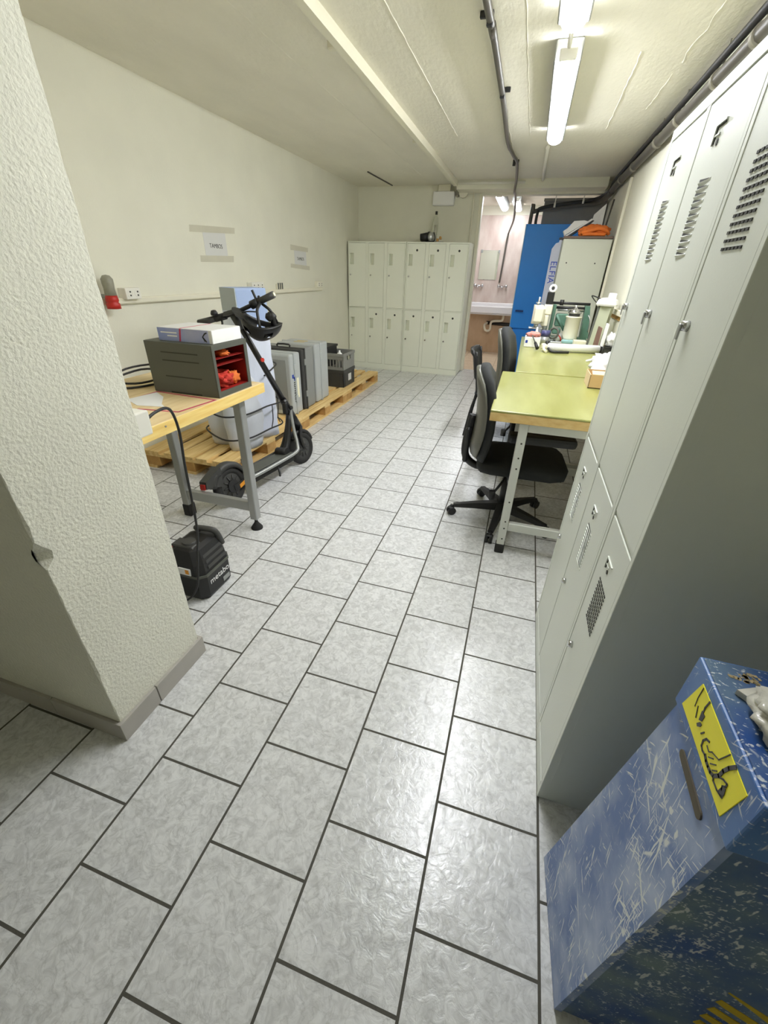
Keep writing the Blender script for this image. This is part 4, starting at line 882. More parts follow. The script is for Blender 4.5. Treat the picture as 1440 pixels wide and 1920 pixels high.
# fork, steering column, bars
A_ = fc; hub_top = hd
stem_top = Vector((-1.842, 2.585, 1.148))
axis_st = (stem_top-hub_top).normalized()
link('fork', B().tube([fc+axf*0.040, fc+axf*0.040+upv*0.10-run*0.02, hub_top-axis_st*0.14+axf*0.022, hub_top-axis_st*0.10], 0.014, 8).tube([fc-axf*0.040, fc-axf*0.040+upv*0.10-run*0.02, hub_top-axis_st*0.14-axf*0.022, hub_top-axis_st*0.10], 0.014, 8).cyl(fc-axf*0.046, fc+axf*0.046, 0.014), M_black, t)
rings = []
for i in range(11):
    th = math.radians(15+120*i/10); cpt = Vector(fc)+run*math.cos(th)*0.148+upv*math.sin(th)*0.148; o = (cpt-fc).normalized(); wd = 0.033
    rings.append([cpt+axf*wd-o*0.02, cpt+axf*wd*0.8+o*0.006, cpt-axf*wd*0.8+o*0.006, cpt-axf*wd-o*0.02, cpt-axf*wd*0.9-o*0.016, cpt+axf*wd*0.9-o*0.016])
link('front_mudguard', B().loft(rings), M_black, t)
link('steering_column', B().cyl(hub_top-axis_st*0.15, hub_top+axis_st*0.06, 0.031, 0.028, 16).cyl(hub_top+axis_st*0.06, hub_top+axis_st*0.13, 0.030, 0.026, 16).cyl(hub_top+axis_st*0.13, stem_top, 0.0215, 0.020, 14), M_blacks, t)
link('fold_latch', B().box(-0.018, 0.018, -0.05, -0.02, -0.04, 0.05, 0.006, M=Matrix.Translation(hub_top+axis_st*0.05)).cyl(hub_top+axis_st*0.05+ax*0.02, hub_top+axis_st*0.05+ax*0.045, 0.014), M_black, t)
ps = hub_top+axis_st*0.46
link('column_reflector', B().cyl(ps-run*0.0+ax*0.015, ps+ax*0.030-run*0.004, 0.014, n=14), M_redcloth, t)
bl, brr = Vector((-2.095, 2.545, 1.082)), Vector((-1.545, 2.615, 1.272))
hb = link('handlebar', B().tube([bl+(stem_top-bl)*0.28, stem_top-(stem_top-bl)*0.1, stem_top, stem_top+(brr-stem_top)*0.3, brr-(brr-stem_top)*0.38], 0.0135, 10), M_black, t)
link('grip', B().cyl(bl, bl+(stem_top-bl)*0.5, 0.021, 0.019, 14), M_dgrey2, hb)
link('grip', B().cyl(brr, brr-(brr-stem_top)*0.42, 0.021, 0.0195, 14), M_dgrey2, hb)
link('grip_cap', B().cyl(brr, brr+(brr-stem_top).normalized()*0.006, 0.012, n=12), M_palelabel, hb)
sd = Vector((stem_top.x, stem_top.y, stem_top.z))
link('display', B().hexa([sd+Vector((-0.05, -0.05, -0.015)), sd+Vector((0.03, -0.05, 0.005)), sd+Vector((0.03, 0.04, 0.0)), sd+Vector((-0.05, 0.04, -0.02)), sd+Vector((-0.045, -0.04, 0.012)), sd+Vector((0.025, -0.04, 0.03)), sd+Vector((0.025, 0.035, 0.025)), sd+Vector((-0.045, 0.035, 0.008))]), M_dgrey2, hb)
link('stem_head', B().cyl(stem_top-axis_st*0.10, stem_top+axis_st*0.01, 0.026, 0.030, 14), M_dgrey2, hb)
pl = bl+(stem_top-bl)*0.52
link('bell', B().lathe([(0, 0.03), (0.016, 0.026), (0.023, 0.012), (0.023, 0), (0, 0)], pl+Vector((-0.005, -0.01, 0.022)), (0, -0.2, 1), 16).cyl(pl, pl+Vector((-0.005, -0.01, 0.03)), 0.008), M_black, hb)
link('brake_lever', B().tube([pl+Vector((0.045, -0.01, -0.01)), pl+Vector((0.02, 0.02, -0.04)), pl+Vector((-0.03, 0.035, -0.058)), pl+Vector((-0.07, 0.04, -0.062))], 0.007, 8).cyl(pl+(stem_top-bl).normalized()*-0.01, pl+(stem_top-bl).normalized()*0.07, 0.022, n=12), M_black, hb)
pr_ = stem_top+(brr-stem_top)*0.55
link('throttle', B().cyl(pr_-(brr-stem_top).normalized()*0.03, pr_+(brr-stem_top).normalized()*0.025, 0.026, n=14).tube([pr_+Vector((0.012, 0, 0.02)), pr_+Vector((-0.005, 0.0, 0.06)), pr_+Vector((-0.012, 0.0, 0.075))], 0.008, 8), M_black, hb)
# helmet hanging upside down from the right grip
hc = Vector((-1.632, 2.575, 1.118))
t = thing('bicycle_helmet', 'black bicycle helmet hanging upside down from the scooter handlebar', 'helmet', hc)
b = B(); nu, nv = 26, 10; Hm = Matrix.Rotation(math.radians(14), 3, 'Y') @ Matrix.Rotation(math.radians(20), 3, 'Z')
def hp(i, j, k):
    u = 2*PI*i/nu; v = (PI/2)*j/nv
    p = Vector((0.135*k*math.cos(u)*math.cos(v)**0.85, 0.105*k*math.sin(u)*math.cos(v)**0.85, -0.118*k*math.sin(v)+0.02*math.cos(2*u)*math.cos(v)))
    return hc+Hm @ p
for k, flip in ((1.0, False), (0.84, True)):
    V = [[b.bm.verts.new(hp(i, j, k)) for i in range(nu)] for j in range(nv)]
    tip = b.bm.verts.new(hc+Hm @ Vector((0, 0, -0.118*k)))
    fs = []
    for j in range(nv-1):
        for i in range(nu):
            if (j in (2, 3, 6)) and (i % 5 in (1, 2)) and j != 6 or (j == 6 and i % 5 == 3): continue
            fs.append(b.bm.faces.new((V[j][i], V[j][(i+1) % nu], V[j+1][(i+1) % nu], V[j+1][i])))
    for i in range(nu): fs.append(b.bm.faces.new((V[nv-1][i], V[nv-1][(i+1) % nu], tip)))
    b._fin(fs, True)
    if k == 1.0: V1 = V
b._fin([b.bm.faces.new((V1[0][i], V1[0][(i+1) % nu], V[0][(i+1) % nu], V[0][i])) for i in range(nu)])
link('shell', b, M_blacks, t)
link('visor', B().loft([[hp(i, 0, 1.0) for i in range(10, 17)]+[hp(i, 0, 1.35)+Vector((0, 0, 0.015)) for i in range(16, 9, -1)], [hp(i, 0, 1.0)-Vector((0, 0, 0.012)) for i in range(10, 17)]+[hp(i, 0, 1.35)+Vector((0, 0, 0.006)) for i in range(16, 9, -1)]], smooth=False), M_black, t)
gpt = brr+(stem_top-brr)*0.35
link('strap', B().tube([hp(20, 0, 0.9), hc+Vector((0.01, -0.05, 0.06)), gpt+Vector((0.012, -0.018, -0.012)), gpt+Vector((0, 0, 0.026)), gpt+Vector((0, 0.022, -0.01)), hc+Vector((0.05, 0.04, 0.06)), hp(3, 0, 0.9)], 0.009, 8).tube([hp(13, 0, 0.9), hc+Vector((-0.06, -0.04, 0.055)), gpt+Vector((-0.02, -0.02, -0.06))], 0.0045, 6), M_black, t)
link('retention_dial', B().blob(hc+Vector((0.085, -0.02, 0.03)), (0.035, 0.03, 0.028), 10, 0.3, 6, 2).tube([hp(24, 1, 0.85), hc+Vector((0.10, -0.03, 0.05)), hp(4, 1, 0.85)], 0.012, 8), M_black, t)

# ------------------------------------------------------------------ green benches on the right
def bench(label, x0, x1, y0, y1, lx):
    z = 0.84
    t = thing('workbench', label, 'workbench', ((x0+x1)/2, (y0+y1)/2, 0), 'green workbenches')
    link('bench_top', B().box(x0, x1, y0, y1, z-0.012, z, 0.003), M_green, t)
    link('edge_wood', B().box(x0+0.001, x1, y0+0.001, y1-0.001, z-0.056, z-0.012, 0.002), M_greenedge, t)
    for yy in (y0+0.035, y1-0.035):
        for xx, w in ((lx, 0.022), (x1-0.06, 0.022)):
            l = link('leg', B().box(xx-w, xx+w, yy-w, yy+w, 0.05, z-0.056, 0.003), M_steel2, t)
            link('foot', B().box(xx-w-0.004, xx+w+0.004, yy-w-0.004, yy+w+0.004, 0, 0.062, 0.005), M_rubber, l)
            b = B()
            for zz in (0.10, 0.17, 0.215, 0.34, 0.54, 0.60, 0.68): b.cyl((xx+0.004, yy-w-0.0006, zz), (xx+0.004, yy-w+0.001, zz), 0.005, n=10)
            link('bolt_holes', b, M_lockdark, l)
        link('crossbar', B().box(lx+0.022, x1-0.082, yy-0.016, yy+0.016, 0.155, 0.205, 0.003), M_steel2, t)
        link('top_rail', B().box(lx+0.022, x1-0.082, yy-0.016, yy+0.016, z-0.10, z-0.056, 0.003), M_steel2, t)
    link('rear_rail', B().box(x1-0.075, x1-0.045, y0+0.06, y1-0.06, 0.40, 0.45, 0.003), M_dgrey2, t)
    return t
M_steel2 = mat('light_grey_steel_leg', S(202, 204, 196), 0.4, metal=0.2, var=0.05, scale=20)
bench('nearer green-topped workbench with a drilled grey steel leg at its corner', -0.085, 0.80, 2.10, 3.10, 0.088)
bench('farther green-topped workbench carrying the drill stand and machines', -0.0, 0.795, 3.13, 5.12, 0.088)
TB = 0.841

# ------------------------------------------------------------------ chairs
def office_chair(label, x, y, rot0, seat_z, back_top, yaw=0, base_group='black office chairs'):
    t = thing('office_chair', label, 'chair', (0, 0, 0), base_group)
    base = link('star_base', B().cyl((0, 0, 0.065), (0, 0, 0.13), 0.042, 0.034, 18), M_black, t)
    for k in range(5):
        a = math.radians(rot0+72*k); d = Vector((math.cos(a), math.sin(a), 0)); n_ = Vector((-d.y, d.x, 0))
        def q(r, w, z0, z1): return [d*r+n_*w+Vector((0, 0, z0)), d*r-n_*w+Vector((0, 0, z0)), d*r-n_*w*0.7+Vector((0, 0, z1)), d*r+n_*w*0.7+Vector((0, 0, z1))]
        link('base_arm', B().loft([q(0.02, 0.034, 0.075, 0.125), q(0.18, 0.026, 0.070, 0.105), q(0.315, 0.018, 0.062, 0.082)], smooth=False), M_black, t)
        cpt = d*0.325; wd = (Matrix.Rotation(random.uniform(0, 3), 3, 'Z') @ Vector((1, 0, 0)))
        cs = link('caster', B().cyl(cpt+Vector((0, 0, 0.027))-wd*0.022, cpt+Vector((0, 0, 0.027))-wd*0.004, 0.027, n=16).cyl(cpt+Vector((0, 0, 0.027))+wd*0.004, cpt+Vector((0, 0, 0.027))+wd*0.022, 0.027, n=16).cyl(cpt+Vector((0, 0, 0.03)), cpt+Vector((0, 0, 0.072)), 0.010).box(cpt.x-0.02, cpt.x+0.02, cpt.y-0.02, cpt.y+0.02, 0.045, 0.058, 0.006), M_black, t)
    link('gas_column', B().cyl((0, 0, 0.10), (0, 0, seat_z-0.14), 0.026, n=16).cyl((0, 0, seat_z-0.14), (0, 0, seat_z-0.06), 0.015, n=12), M_black, t)
    link('mechanism', B().box(-0.16, 0.12, -0.09, 0.09, seat_z-0.085, seat_z-0.045, 0.012).tube([(-0.02, -0.08, seat_z-0.07), (-0.03, -0.16, seat_z-0.08), (-0.09, -0.24, seat_z-0.15)], 0.008, 8).cyl((-0.09, -0.24, seat_z-0.175), (-0.09, -0.235, seat_z-0.125), 0.020, n=10), M_black, t)
    def rs(x0, x1, yh, z, c): return [(px, py, z) for px, py in ((x0+c, -yh*0.92), (x1-c*1.3, -yh), (x1-c*0.3, -yh+c*0.5), (x1, -yh+c*1.6), (x1, yh-c*1.6), (x1-c*0.3, yh-c*0.5), (x1-c*1.3, yh), (x0+c, yh*0.92), (x0+c*0.3, yh*0.92-c*0.3), (x0, yh*0.92-c), (x0, -yh*0.92+c), (x0+c*0.3, -yh*0.92+c*0.3))]
    link('seat', B().loft([rs(-0.17, 0.29, 0.20, seat_z-0.048, 0.07), rs(-0.20, 0.32, 0.235, seat_z-0.035, 0.08), rs(-0.205, 0.325, 0.24, seat_z+0.0, 0.08), rs(-0.19, 0.31, 0.225, seat_z+0.025, 0.08), rs(-0.13, 0.25, 0.16, seat_z+0.034, 0.08)]), M_fabric, t)
    # backrest: tall curved cushion with a hard shell behind
    def back(off, th, shrink, z0, z1, nz=9):
        R = []
        for i in range(nz):
            f_ = i/(nz-1); z = z0+(z1-z0)*f_
            w_ = (0.185+0.045*math.sin(PI*min(1, f_*0.9+0.15)))*shrink
            if f_ > 0.84: w_ *= 1-0.55*((f_-0.84)/0.16)**2
            xc = -0.225+0.035*math.sin(PI*f_*0.9)-0.03*f_+off
            ring = []
            for k in range(24):
                a = 2*PI*k/24
                yy = math.copysign(abs(math.cos(a))**0.55, math.cos(a))*w_; xx = math.sin(a)*th*(0.7 if f_ in (0, 1) else 1)
                ring.append((xc+xx+0.045*(yy/0.22)**2, yy, z))
            R.append(ring)
        return B().loft(R)
    zb = seat_z+0.03
    link('backrest', back(0.012, 0.036, 1.0, zb, back_top), M_fabric, t)
    link('back_shell', back(-0.024, 0.020, 0.94, zb+0.02, back_top-0.015), M_fabshell, t)
    link('back_support', B().tube([(-0.10, 0, seat_z-0.07), (-0.20, 0, seat_z-0.075), (-0.275, 0, seat_z-0.02), (-0.285, 0, seat_z+0.09), (-0.262, 0, seat_z+0.25)], 0.024, 10).box(-0.295, -0.262, -0.045, 0.045, seat_z-0.05, seat_z+0.18, 0.012), M_black, t)
    for sgn in (-1, 1):
        ar = link('armrest', B().box(-0.06, 0.29, sgn*0.27-0.045, sgn*0.27+0.045, seat_z+0.20, seat_z+0.25, 0.018, 2), M_black, t)
        link('arm_post', B().tube([(0.0, sgn*0.17, seat_z-0.055), (0.0, sgn*0.262, seat_z-0.05), (0.0, sgn*0.285, seat_z+0.02), (0.0, sgn*0.275, seat_z+0.20)], 0.017, 8), M_black, ar)
    t.location = (x, y, 0); t.rotation_euler = (0, 0, math.radians(yaw))
    return t
office_chair('black office chair pushed in under the nearer green bench', 0.065, 2.53, 186, 0.435, 0.975, 4)
office_chair('black office chair with a shiny curved top, beside the seam between the green benches', 0.105, 3.52, 242, 0.49, 1.075, -6)
# slim cantilever visitor chair
t = thing('visitor_chair', 'slim black stacking chair with a grey seat, farthest chair along the benches', 'chair', (-0.2, 4.28, 0))
for yy in (4.09, 4.47):
    link('leg', B().tube([(-0.395, yy, 0.0), (-0.36, yy, 0.25), (-0.325, yy, 0.42), (-0.335, yy, 0.55), (-0.37, yy, 0.80)], 0.011, 8), M_black, t)
    link('leg', B().tube([(0.06, yy, 0.0), (0.04, yy, 0.25), (0.02, yy, 0.41), (-0.32, yy, 0.42)], 0.011, 8), M_black, t)
link('seat', B().loft([[(-0.33, 4.09, 0.415), (0.05, 4.09, 0.415), (0.07, 4.28, 0.412), (0.05, 4.47, 0.415), (-0.33, 4.47, 0.415), (-0.335, 4.28, 0.415)], [(-0.34, 4.08, 0.432), (0.06, 4.08, 0.435), (0.085, 4.28, 0.43), (0.06, 4.48, 0.435), (-0.34, 4.48, 0.432), (-0.345, 4.28, 0.430)], [(-0.33, 4.09, 0.448), (0.05, 4.09, 0.45), (0.07, 4.28, 0.445), (0.05, 4.47, 0.45), (-0.33, 4.47, 0.448), (-0.335, 4.28, 0.443)]], smooth=False), M_seatgrey if 'M_seatgrey' in globals() else mat('grey_seat_fabric', S(96, 104, 106), 0.8, var=0.1, scale=40, bump=0.1, bscale=200), t)
rings = []
for i in range(9):
    f_ = i/8; z = 0.56+0.25*f_; R_ = []
    xo = -0.335-0.045*f_-0.02*(f_ > 0.8)
    for k in range(9): yy = 4.075+0.41*k/8; R_.append((xo-0.035*(1-((yy-4.28)/0.205)**2)-0.012, yy, z))
    for k in range(8, -1, -1): yy = 4.075+0.41*k/8; R_.append((xo-0.035*(1-((yy-4.28)/0.205)**2)+0.010+0.008*f_, yy, z))
    rings.append(R_)
link('backrest', B().loft(rings), M_black, t)

# ------------------------------------------------------------------ on the benches
# cardboard box and bag near the lockers
t = thing('cardboard_box', 'small open cardboard box on the green bench beside the tall locker', 'box', (0.53, 2.88, TB))
b = B(); cx0, cx1, cy0, cy1, h = 0.432, 0.66, 2.80, 2.99, 0.078
b.box(cx0, cx1, cy0, cy0+0.004, TB, TB+h).box(cx0, cx1, cy1-0.004, cy1, TB, TB+h).box(cx1-0.004, cx1, cy0, cy1, TB, TB+h).box(cx0, cx1, cy0, cy1, TB, TB+0.004)
link('walls', b, M_card, t)
link('end_wall', B().box(cx0-0.001, cx0+0.003, cy0+0.0, cy1, TB, TB+h), M_cardl, t)
link('flap', B().hexa([(cx0+0.01, cy0, TB+h), (cx1, cy0, TB+h), (cx1, cy0+0.055, TB+h+0.012), (cx0+0.01, cy0+0.055, TB+h+0.012), (cx0+0.01, cy0, TB+h+0.003), (cx1, cy0, TB+h+0.003), (cx1, cy0+0.055, TB+h+0.015), (cx0+0.01, cy0+0.055, TB+h+0.015)]), M_cardl, t)
b = B().blob((0.60, 3.16, TB+0.07), (0.13, 0.14, 0.085), 20, 0.38, 8, 21, flat=-0.0695)
b.tube([(0.55, 3.20, TB+0.10), (0.50, 3.30, TB+0.085), (0.46, 3.33, TB+0.07)], lambda q: 0.016*(1-q*0.7)+0.002, 8)
solo('plastic_bag', b, M_brightpaper, 'crumpled white plastic bag on the green bench behind the cardboard box', 'bag', (0.60, 3.16, TB))
# long white tube
t = thing('sealant_gun', 'long white tube gun lying across the farther green bench', 'tool', (0.45, 4.15, TB))
link('tube', B().cyl((0.245, 4.165, TB+0.036), (0.665, 4.245, TB+0.034), 0.033, n=18).cyl((0.225, 4.16, TB+0.036), (0.245, 4.165, TB+0.036), 0.036, n=18), M_brightpaper, t)
link('handle', B().cyl((0.235, 4.163, TB+0.04), (0.18, 4.152, TB+0.04), 0.026, n=14).tube([(0.20, 4.15, TB+0.045), (0.205, 4.10, TB+0.02), (0.225, 4.06, TB+0.012)], 0.012, 8), M_cream, t)
link('trigger', B().tube([(0.24, 4.13, TB+0.03), (0.27, 4.08, TB+0.012), (0.34, 4.08, TB+0.012), (0.41, 4.10, TB+0.012)], 0.011, 8).cyl((0.225, 4.16, TB+0.05), (0.225, 4.16, TB+0.085), 0.018, n=10), M_black, t)
# screwdriver + red wipe + white carton at the left end
t = thing('screwdriver', 'black-handled screwdriver leaning on the white box at the bench corner', 'tool', (0.11, 4.22, TB))
link('handle', B().cyl((0.150, 4.17, TB+0.018), (0.125, 4.235, TB+0.055), 0.016, 0.012, 10), M_black, t)
link('shaft', B().cyl((0.125, 4.235, TB+0.055), (0.092, 4.318, TB+0.102), 0.006, n=8), M_dgrey, t)
t = thing('parts_box', 'small white box with blue print at the left corner of the farther bench', 'box', (0.09, 4.42, TB))
k = link('body', B().box(0.03, 0.17, 4.34, 4.50, TB, TB+0.085, 0.004), M_brightpaper, t)
link('blue_print', B().box(0.0292, 0.0305, 4.36, 4.40, TB+0.02, TB+0.045).box(0.0292, 0.0305, 4.42, 4.46, TB+0.045, TB+0.07).box(0.04, 0.06, 4.3392, 4.3405, TB+0.035, TB+0.06), M_bluelogo, k)
solo('red_wipe', B().blob((0.10, 4.42, TB+0.104), (0.065, 0.07, 0.022), 14, 0.35, 7, 4, flat=-0.0185), mat('pink_cloth', S(222, 150, 140), 0.85, var=0.12), 'pinkish red wipe lying on the small white box', 'cloth', (0.10, 4.42, TB+0.0855))
# drill stand
t = thing('drill_stand', 'white and black bench drill stand with a ring-shaped dial on top', 'machine', (0.20, 4.85, TB))
link('base_plate', B().box(0.08, 0.34, 4.72, 4.98, TB, TB+0.018, 0.004), M_steel, t)
link('column', B().cyl((0.205, 4.92, TB+0.018), (0.205, 4.92, TB+0.44), 0.026, n=16), M_steel, t)
link('rack', B().box(0.172, 0.238, 4.885, 4.955, TB+0.335, TB+0.445, 0.006), M_blacks, t)
link('motor_head', B().loft([[(0.055+q[0]*s_, 4.80+q[1]*s_, z) for q in ((0.03, -0.08), (0.10, -0.08), (0.12, -0.05), (0.12, 0.05), (0.10, 0.08), (0.03, 0.08), (0.01, 0.05), (0.01, -0.05))] for z, s_ in ((TB+0.165, 0.75), (TB+0.19, 1.0), (TB+0.30, 1.02), (TB+0.33, 0.8))], smooth=False), M_cream, t)
link('slide_block', B().box(0.165, 0.242, 4.83, 4.96, TB+0.245, TB+0.335, 0.008).box(0.16, 0.225, 4.83, 4.95, TB+0.14, TB+0.243, 0.008), M_cream, t)
link('top_cap', B().lathe([(0, 0), (0.032, 0), (0.026, 0.03), (0.012, 0.05), (0.012, 0.06), (0, 0.06)], (0.215, 4.92, TB+0.445), n=16), M_cream, t)
link('dial', B().torus((0.213, 4.90, TB+0.475), (-0.2, -1, 0.1), 0.026, 0.012, 24, 8).cyl((0.213, 4.905, TB+0.475), (0.213, 4.898, TB+0.475), 0.016, n=16), M_brightpaper, t)
link('dial_centre', B().cyl((0.213, 4.90, TB+0.475), (0.211, 4.888, TB+0.476), 0.014, n=14), M_black, t)
link('spindle', B().cyl((0.10, 4.80, TB+0.33), (0.105, 4.80, TB+0.40), 0.010, n=10).cyl((0.10, 4.80, TB+0.345), (0.10, 4.80, TB+0.355), 0.024, n=12).cyl((0.115, 4.80, TB+0.165), (0.115, 4.80, TB+0.13), 0.022, n=12), M_alu, t)
link('clamp_plate', B().box(0.05, 0.18, 4.74, 4.86, TB+0.118, TB+0.13, 0.003), M_alu, t)
t = thing('spray_can', 'white can with a blue band in front of the drill stand', 'can', (0.215, 4.60, TB))
link('body', B().cyl((0.215, 4.60, TB), (0.215, 4.60, TB+0.075), 0.040, n=18), M_steel, t)
link('band', B().cyl((0.215, 4.60, TB+0.075), (0.215, 4.60, TB+0.125), 0.042, n=18), mat('indigo_plastic', S(70, 72, 120), 0.4, var=0.1), t)
solo('glue_bottle', B().lathe([(0, 0), (0.028, 0), (0.028, 0.075), (0.018, 0.095), (0.010, 0.12), (0.007, 0.15), (0, 0.15)], (0.13, 4.60, TB), n=16), M_brightpaper, 'small white pointed bottle between the pink wipe and the drill stand', 'bottle', (0.13, 4.60, TB))
solo('black_plug', B().box(0.07, 0.105, 4.60, 4.65, TB, TB+0.11, 0.006), M_black, 'small black block behind the white box at the bench corner', 'block', (0.09, 4.62, TB))
t = thing('bench_vise', 'grey tool head with a round clamp between the drill stand and the white canister', 'tool', (0.31, 4.66, TB))
link('clamp_ring', B().torus((0.29, 4.66, TB+0.10), (-0.5, -1, 0.2), 0.045, 0.010, 20, 8), M_dgrey, t)
link('body', B().cyl((0.31, 4.67, TB+0.035), (0.37, 4.69, TB+0.075), 0.034, n=14).box(0.27, 0.38, 4.62, 4.71, TB, TB+0.03, 0.006), M_steel, t)
link('red_collar', B().cyl((0.345, 4.682, TB+0.055), (0.352, 4.685, TB+0.06), 0.037, n=14), M_red, t)
# canister
t = thing('pressure_canister', 'white pressure canister with a chrome cross handle on the farther bench', 'canister', (0.46, 4.86, TB))
link('plinth', B().box(0.37, 0.53, 4.76, 4.98, TB, TB+0.03, 0.006), mat('pale_teal_plastic', S(150, 190, 194), 0.45, var=0.05), t)
link('body', B().lathe([(0, 0.03), (0.072, 0.03), (0.070, 0.05), (0.070, 0.225), (0.076, 0.230), (0.076, 0.240), (0.066, 0.242), (0, 0.242)], (0.46, 4.88, TB), n=28), M_cream, t)
link('neck', B().cyl((0.46, 4.88, TB+0.242), (0.46, 4.88, TB+0.268), 0.052, n=24), M_dgrey2, t)
link('lid', B().lathe([(0, 0.268), (0.062, 0.268), (0.064, 0.28), (0.03, 0.30), (0.012, 0.32), (0, 0.325)], (0.46, 4.88, TB), n=24), M_chrome, t)
link('cross_handle', B().cyl((0.385, 4.88, TB+0.298), (0.535, 4.88, TB+0.298), 0.008, n=10).cyl((0.46, 4.81, TB+0.298), (0.46, 4.95, TB+0.298), 0.008, n=10).cyl((0.46, 4.88, TB+0.30), (0.46, 4.88, TB+0.34), 0.012, n=12), M_chrome, t)
solo('white_box', B().box(0.485, 0.60, 4.62, 4.72, TB, TB+0.05, 0.004), M_cream, 'low white box in front of the pressure canister', 'box', (0.54, 4.67, TB))
# green machine
t = thing('green_machine', 'small green bench machine with black bars behind the white canister', 'machine', (0.44, 5.0, TB))
b = B()
b.box(0.24, 0.64, 4.985, 5.10, TB, TB+0.035, 0.006)
b.hexa([(0.57, 4.985, TB+0.035), (0.65, 4.985, TB+0.035), (0.65, 5.10, TB+0.035), (0.57, 5.10, TB+0.035), (0.555, 4.985, TB+0.33), (0.60, 4.985, TB+0.33), (0.60, 5.10, TB+0.33), (0.555, 5.10, TB+0.33)])
b.box(0.255, 0.285, 4.985, 5.10, TB+0.035, TB+0.33, 0.004)
link('frame', b, M_mach, t)
link('top_bar', B().cyl((0.235, 5.03, TB+0.345), (0.60, 5.03, TB+0.345), 0.012, n=10).cyl((0.26, 5.03, TB+0.305), (0.60, 5.03, TB+0.305), 0.013, n=10).cyl((0.33, 5.03, TB+0.325), (0.33, 5.03, TB+0.375), 0.020, n=10), M_black, t)
link('carriage', B().box(0.30, 0.42, 4.985, 5.09, TB+0.13, TB+0.25, 0.01).box(0.29, 0.37, 4.96, 5.06, TB+0.06, TB+0.12, 0.01).cyl((0.30, 4.97, TB+0.24), (0.40, 4.97, TB+0.10), 0.014, n=10), M_mach, t)
link('shaft', B().cyl((0.30, 5.0, TB+0.285), (0.56, 5.0, TB+0.285), 0.010, n=10).tube([(0.60, 4.98, TB+0.25), (0.625, 4.96, TB+0.20), (0.63, 4.95, TB+0.10)], 0.006, 8), M_alu, t)
# leaning panel with white cap
t = thing('leaning_panel', 'tall grey-green leaning board with a white cap standing against the right wall', 'lamp', (0.70, 4.62, TB))
link('panel', B().hexa([(0.60, 4.62, TB), (0.70, 4.55, TB), (0.73, 4.60, TB), (0.63, 4.67, TB), (0.635, 4.70, TB+0.36), (0.735, 4.63, TB+0.36), (0.765, 4.68, TB+0.36), (0.665, 4.75, TB+0.36)]), mat('grey_green_panel', S(172, 176, 150), 0.5, var=0.06), t)
link('edge', B().hexa([(0.597, 4.617, TB), (0.612, 4.606, TB), (0.642, 4.66, TB), (0.627, 4.67, TB), (0.632, 4.697, TB+0.36), (0.647, 4.686, TB+0.36), (0.677, 4.74, TB+0.36), (0.662, 4.75, TB+0.36)]), M_dgrey, t)
link('cap', B().loft([[(0.70+q[0]*s_, 4.69+q[1]*s_, z) for q in ((-0.09, 0.0), (-0.03, -0.07), (0.06, -0.09), (0.09, -0.02), (0.05, 0.07), (-0.04, 0.08))] for z, s_ in ((TB+0.355, 0.95), (TB+0.37, 1.05), (TB+0.405, 0.9), (TB+0.42, 0.55))], smooth=False).box(0.70, 0.76, 4.66, 4.74, TB+0.41, TB+0.46, 0.006), M_brightpaper, t)
link('cable', B().tube([(0.64, 4.72, TB+0.41), (0.57, 4.80, TB+0.43), (0.60, 4.90, TB+0.40), (0.66, 5.08, TB+0.36)], 0.005, 6), M_black, t)
# black tray with papers
t = thing('organiser_tray', 'black tray holding papers and small parts, next to the tall locker', 'tray', (0.73, 4.2, TB))
link('tray', B().box(0.678, 0.79, 4.12, 4.32, TB, TB+0.065, 0.004).box(0.678, 0.79, 4.12, 4.13, TB+0.065, TB+0.075), M_black, t)
link('drawer_line', B().box(0.69, 0.78, 4.1185, 4.1205, TB+0.025, TB+0.045), M_dgrey2, t)
link('brown_folder', B().hexa([(0.635, 4.30, TB), (0.655, 4.29, TB), (0.655, 4.47, TB), (0.635, 4.47, TB), (0.645, 4.31, TB+0.20), (0.657, 4.30, TB+0.20), (0.657, 4.47, TB+0.20), (0.645, 4.47, TB+0.20)]), mat('brown_board', S(128, 96, 84), 0.7, var=0.2), t)
link('papers', B().hexa([(0.67, 4.20, TB+0.065), (0.685, 4.20, TB+0.065), (0.685, 4.32, TB+0.065), (0.67, 4.32, TB+0.065), (0.68, 4.21, TB+0.24), (0.690, 4.21, TB+0.24), (0.69, 4.32, TB+0.24), (0.68, 4.32, TB+0.24)]).blob((0.74, 4.23, TB+0.115), (0.045, 0.07, 0.055), 12, 0.6, 9, 31, flat=-0.049), M_brightpaper, t)

# ------------------------------------------------------------------ right wall trunking, cabinet, blue door
t = thing('cable_trunking', 'white cable trunking along the right wall with a vertical drop', 'cable trunking', (XR, 4.6, 1.13), 'cable trunkings')
link('trunking', B().box(XR-0.03, XR-0.001, 1.68, 5.98, 1.125, 1.17, 0.003), M_trunk, t)
link('lower_strip', B().box(XR-0.008, XR-0.001, 1.68, 5.98, 1.085, 1.125, 0.001), M_palletd, t)
link('vertical_drop', B().box(XR-0.028, XR-0.001, 5.955, 5.985, 1.17, 2.33, 0.003), M_trunk, t)
b = B().box(0.268, XR-0.032, 6.06, 7.0, 0.0, 1.80, 0.006)
t = thing('storage_cabinet', 'plain pale grey cabinet at the end of the right wall', 'cabinet', (0.54, 6.5, 0))
body = link('body', b, M_cabinet, t)
link('top_board', B().box(0.262, XR-0.03, 6.04, 7.0, 1.80, 1.822, 0.003), mat('brown_top_board', S(112, 92, 80), 0.6, var=0.1), t)
link('rivet', B().cyl((0.35, 6.059, 1.56), (0.35, 6.061, 1.56), 0.008, n=10), M_lockdark, body)
link('rivet', B().cyl((0.66, 6.059, 1.56), (0.66, 6.061, 1.56), 0.008, n=10), M_lockdark, body)
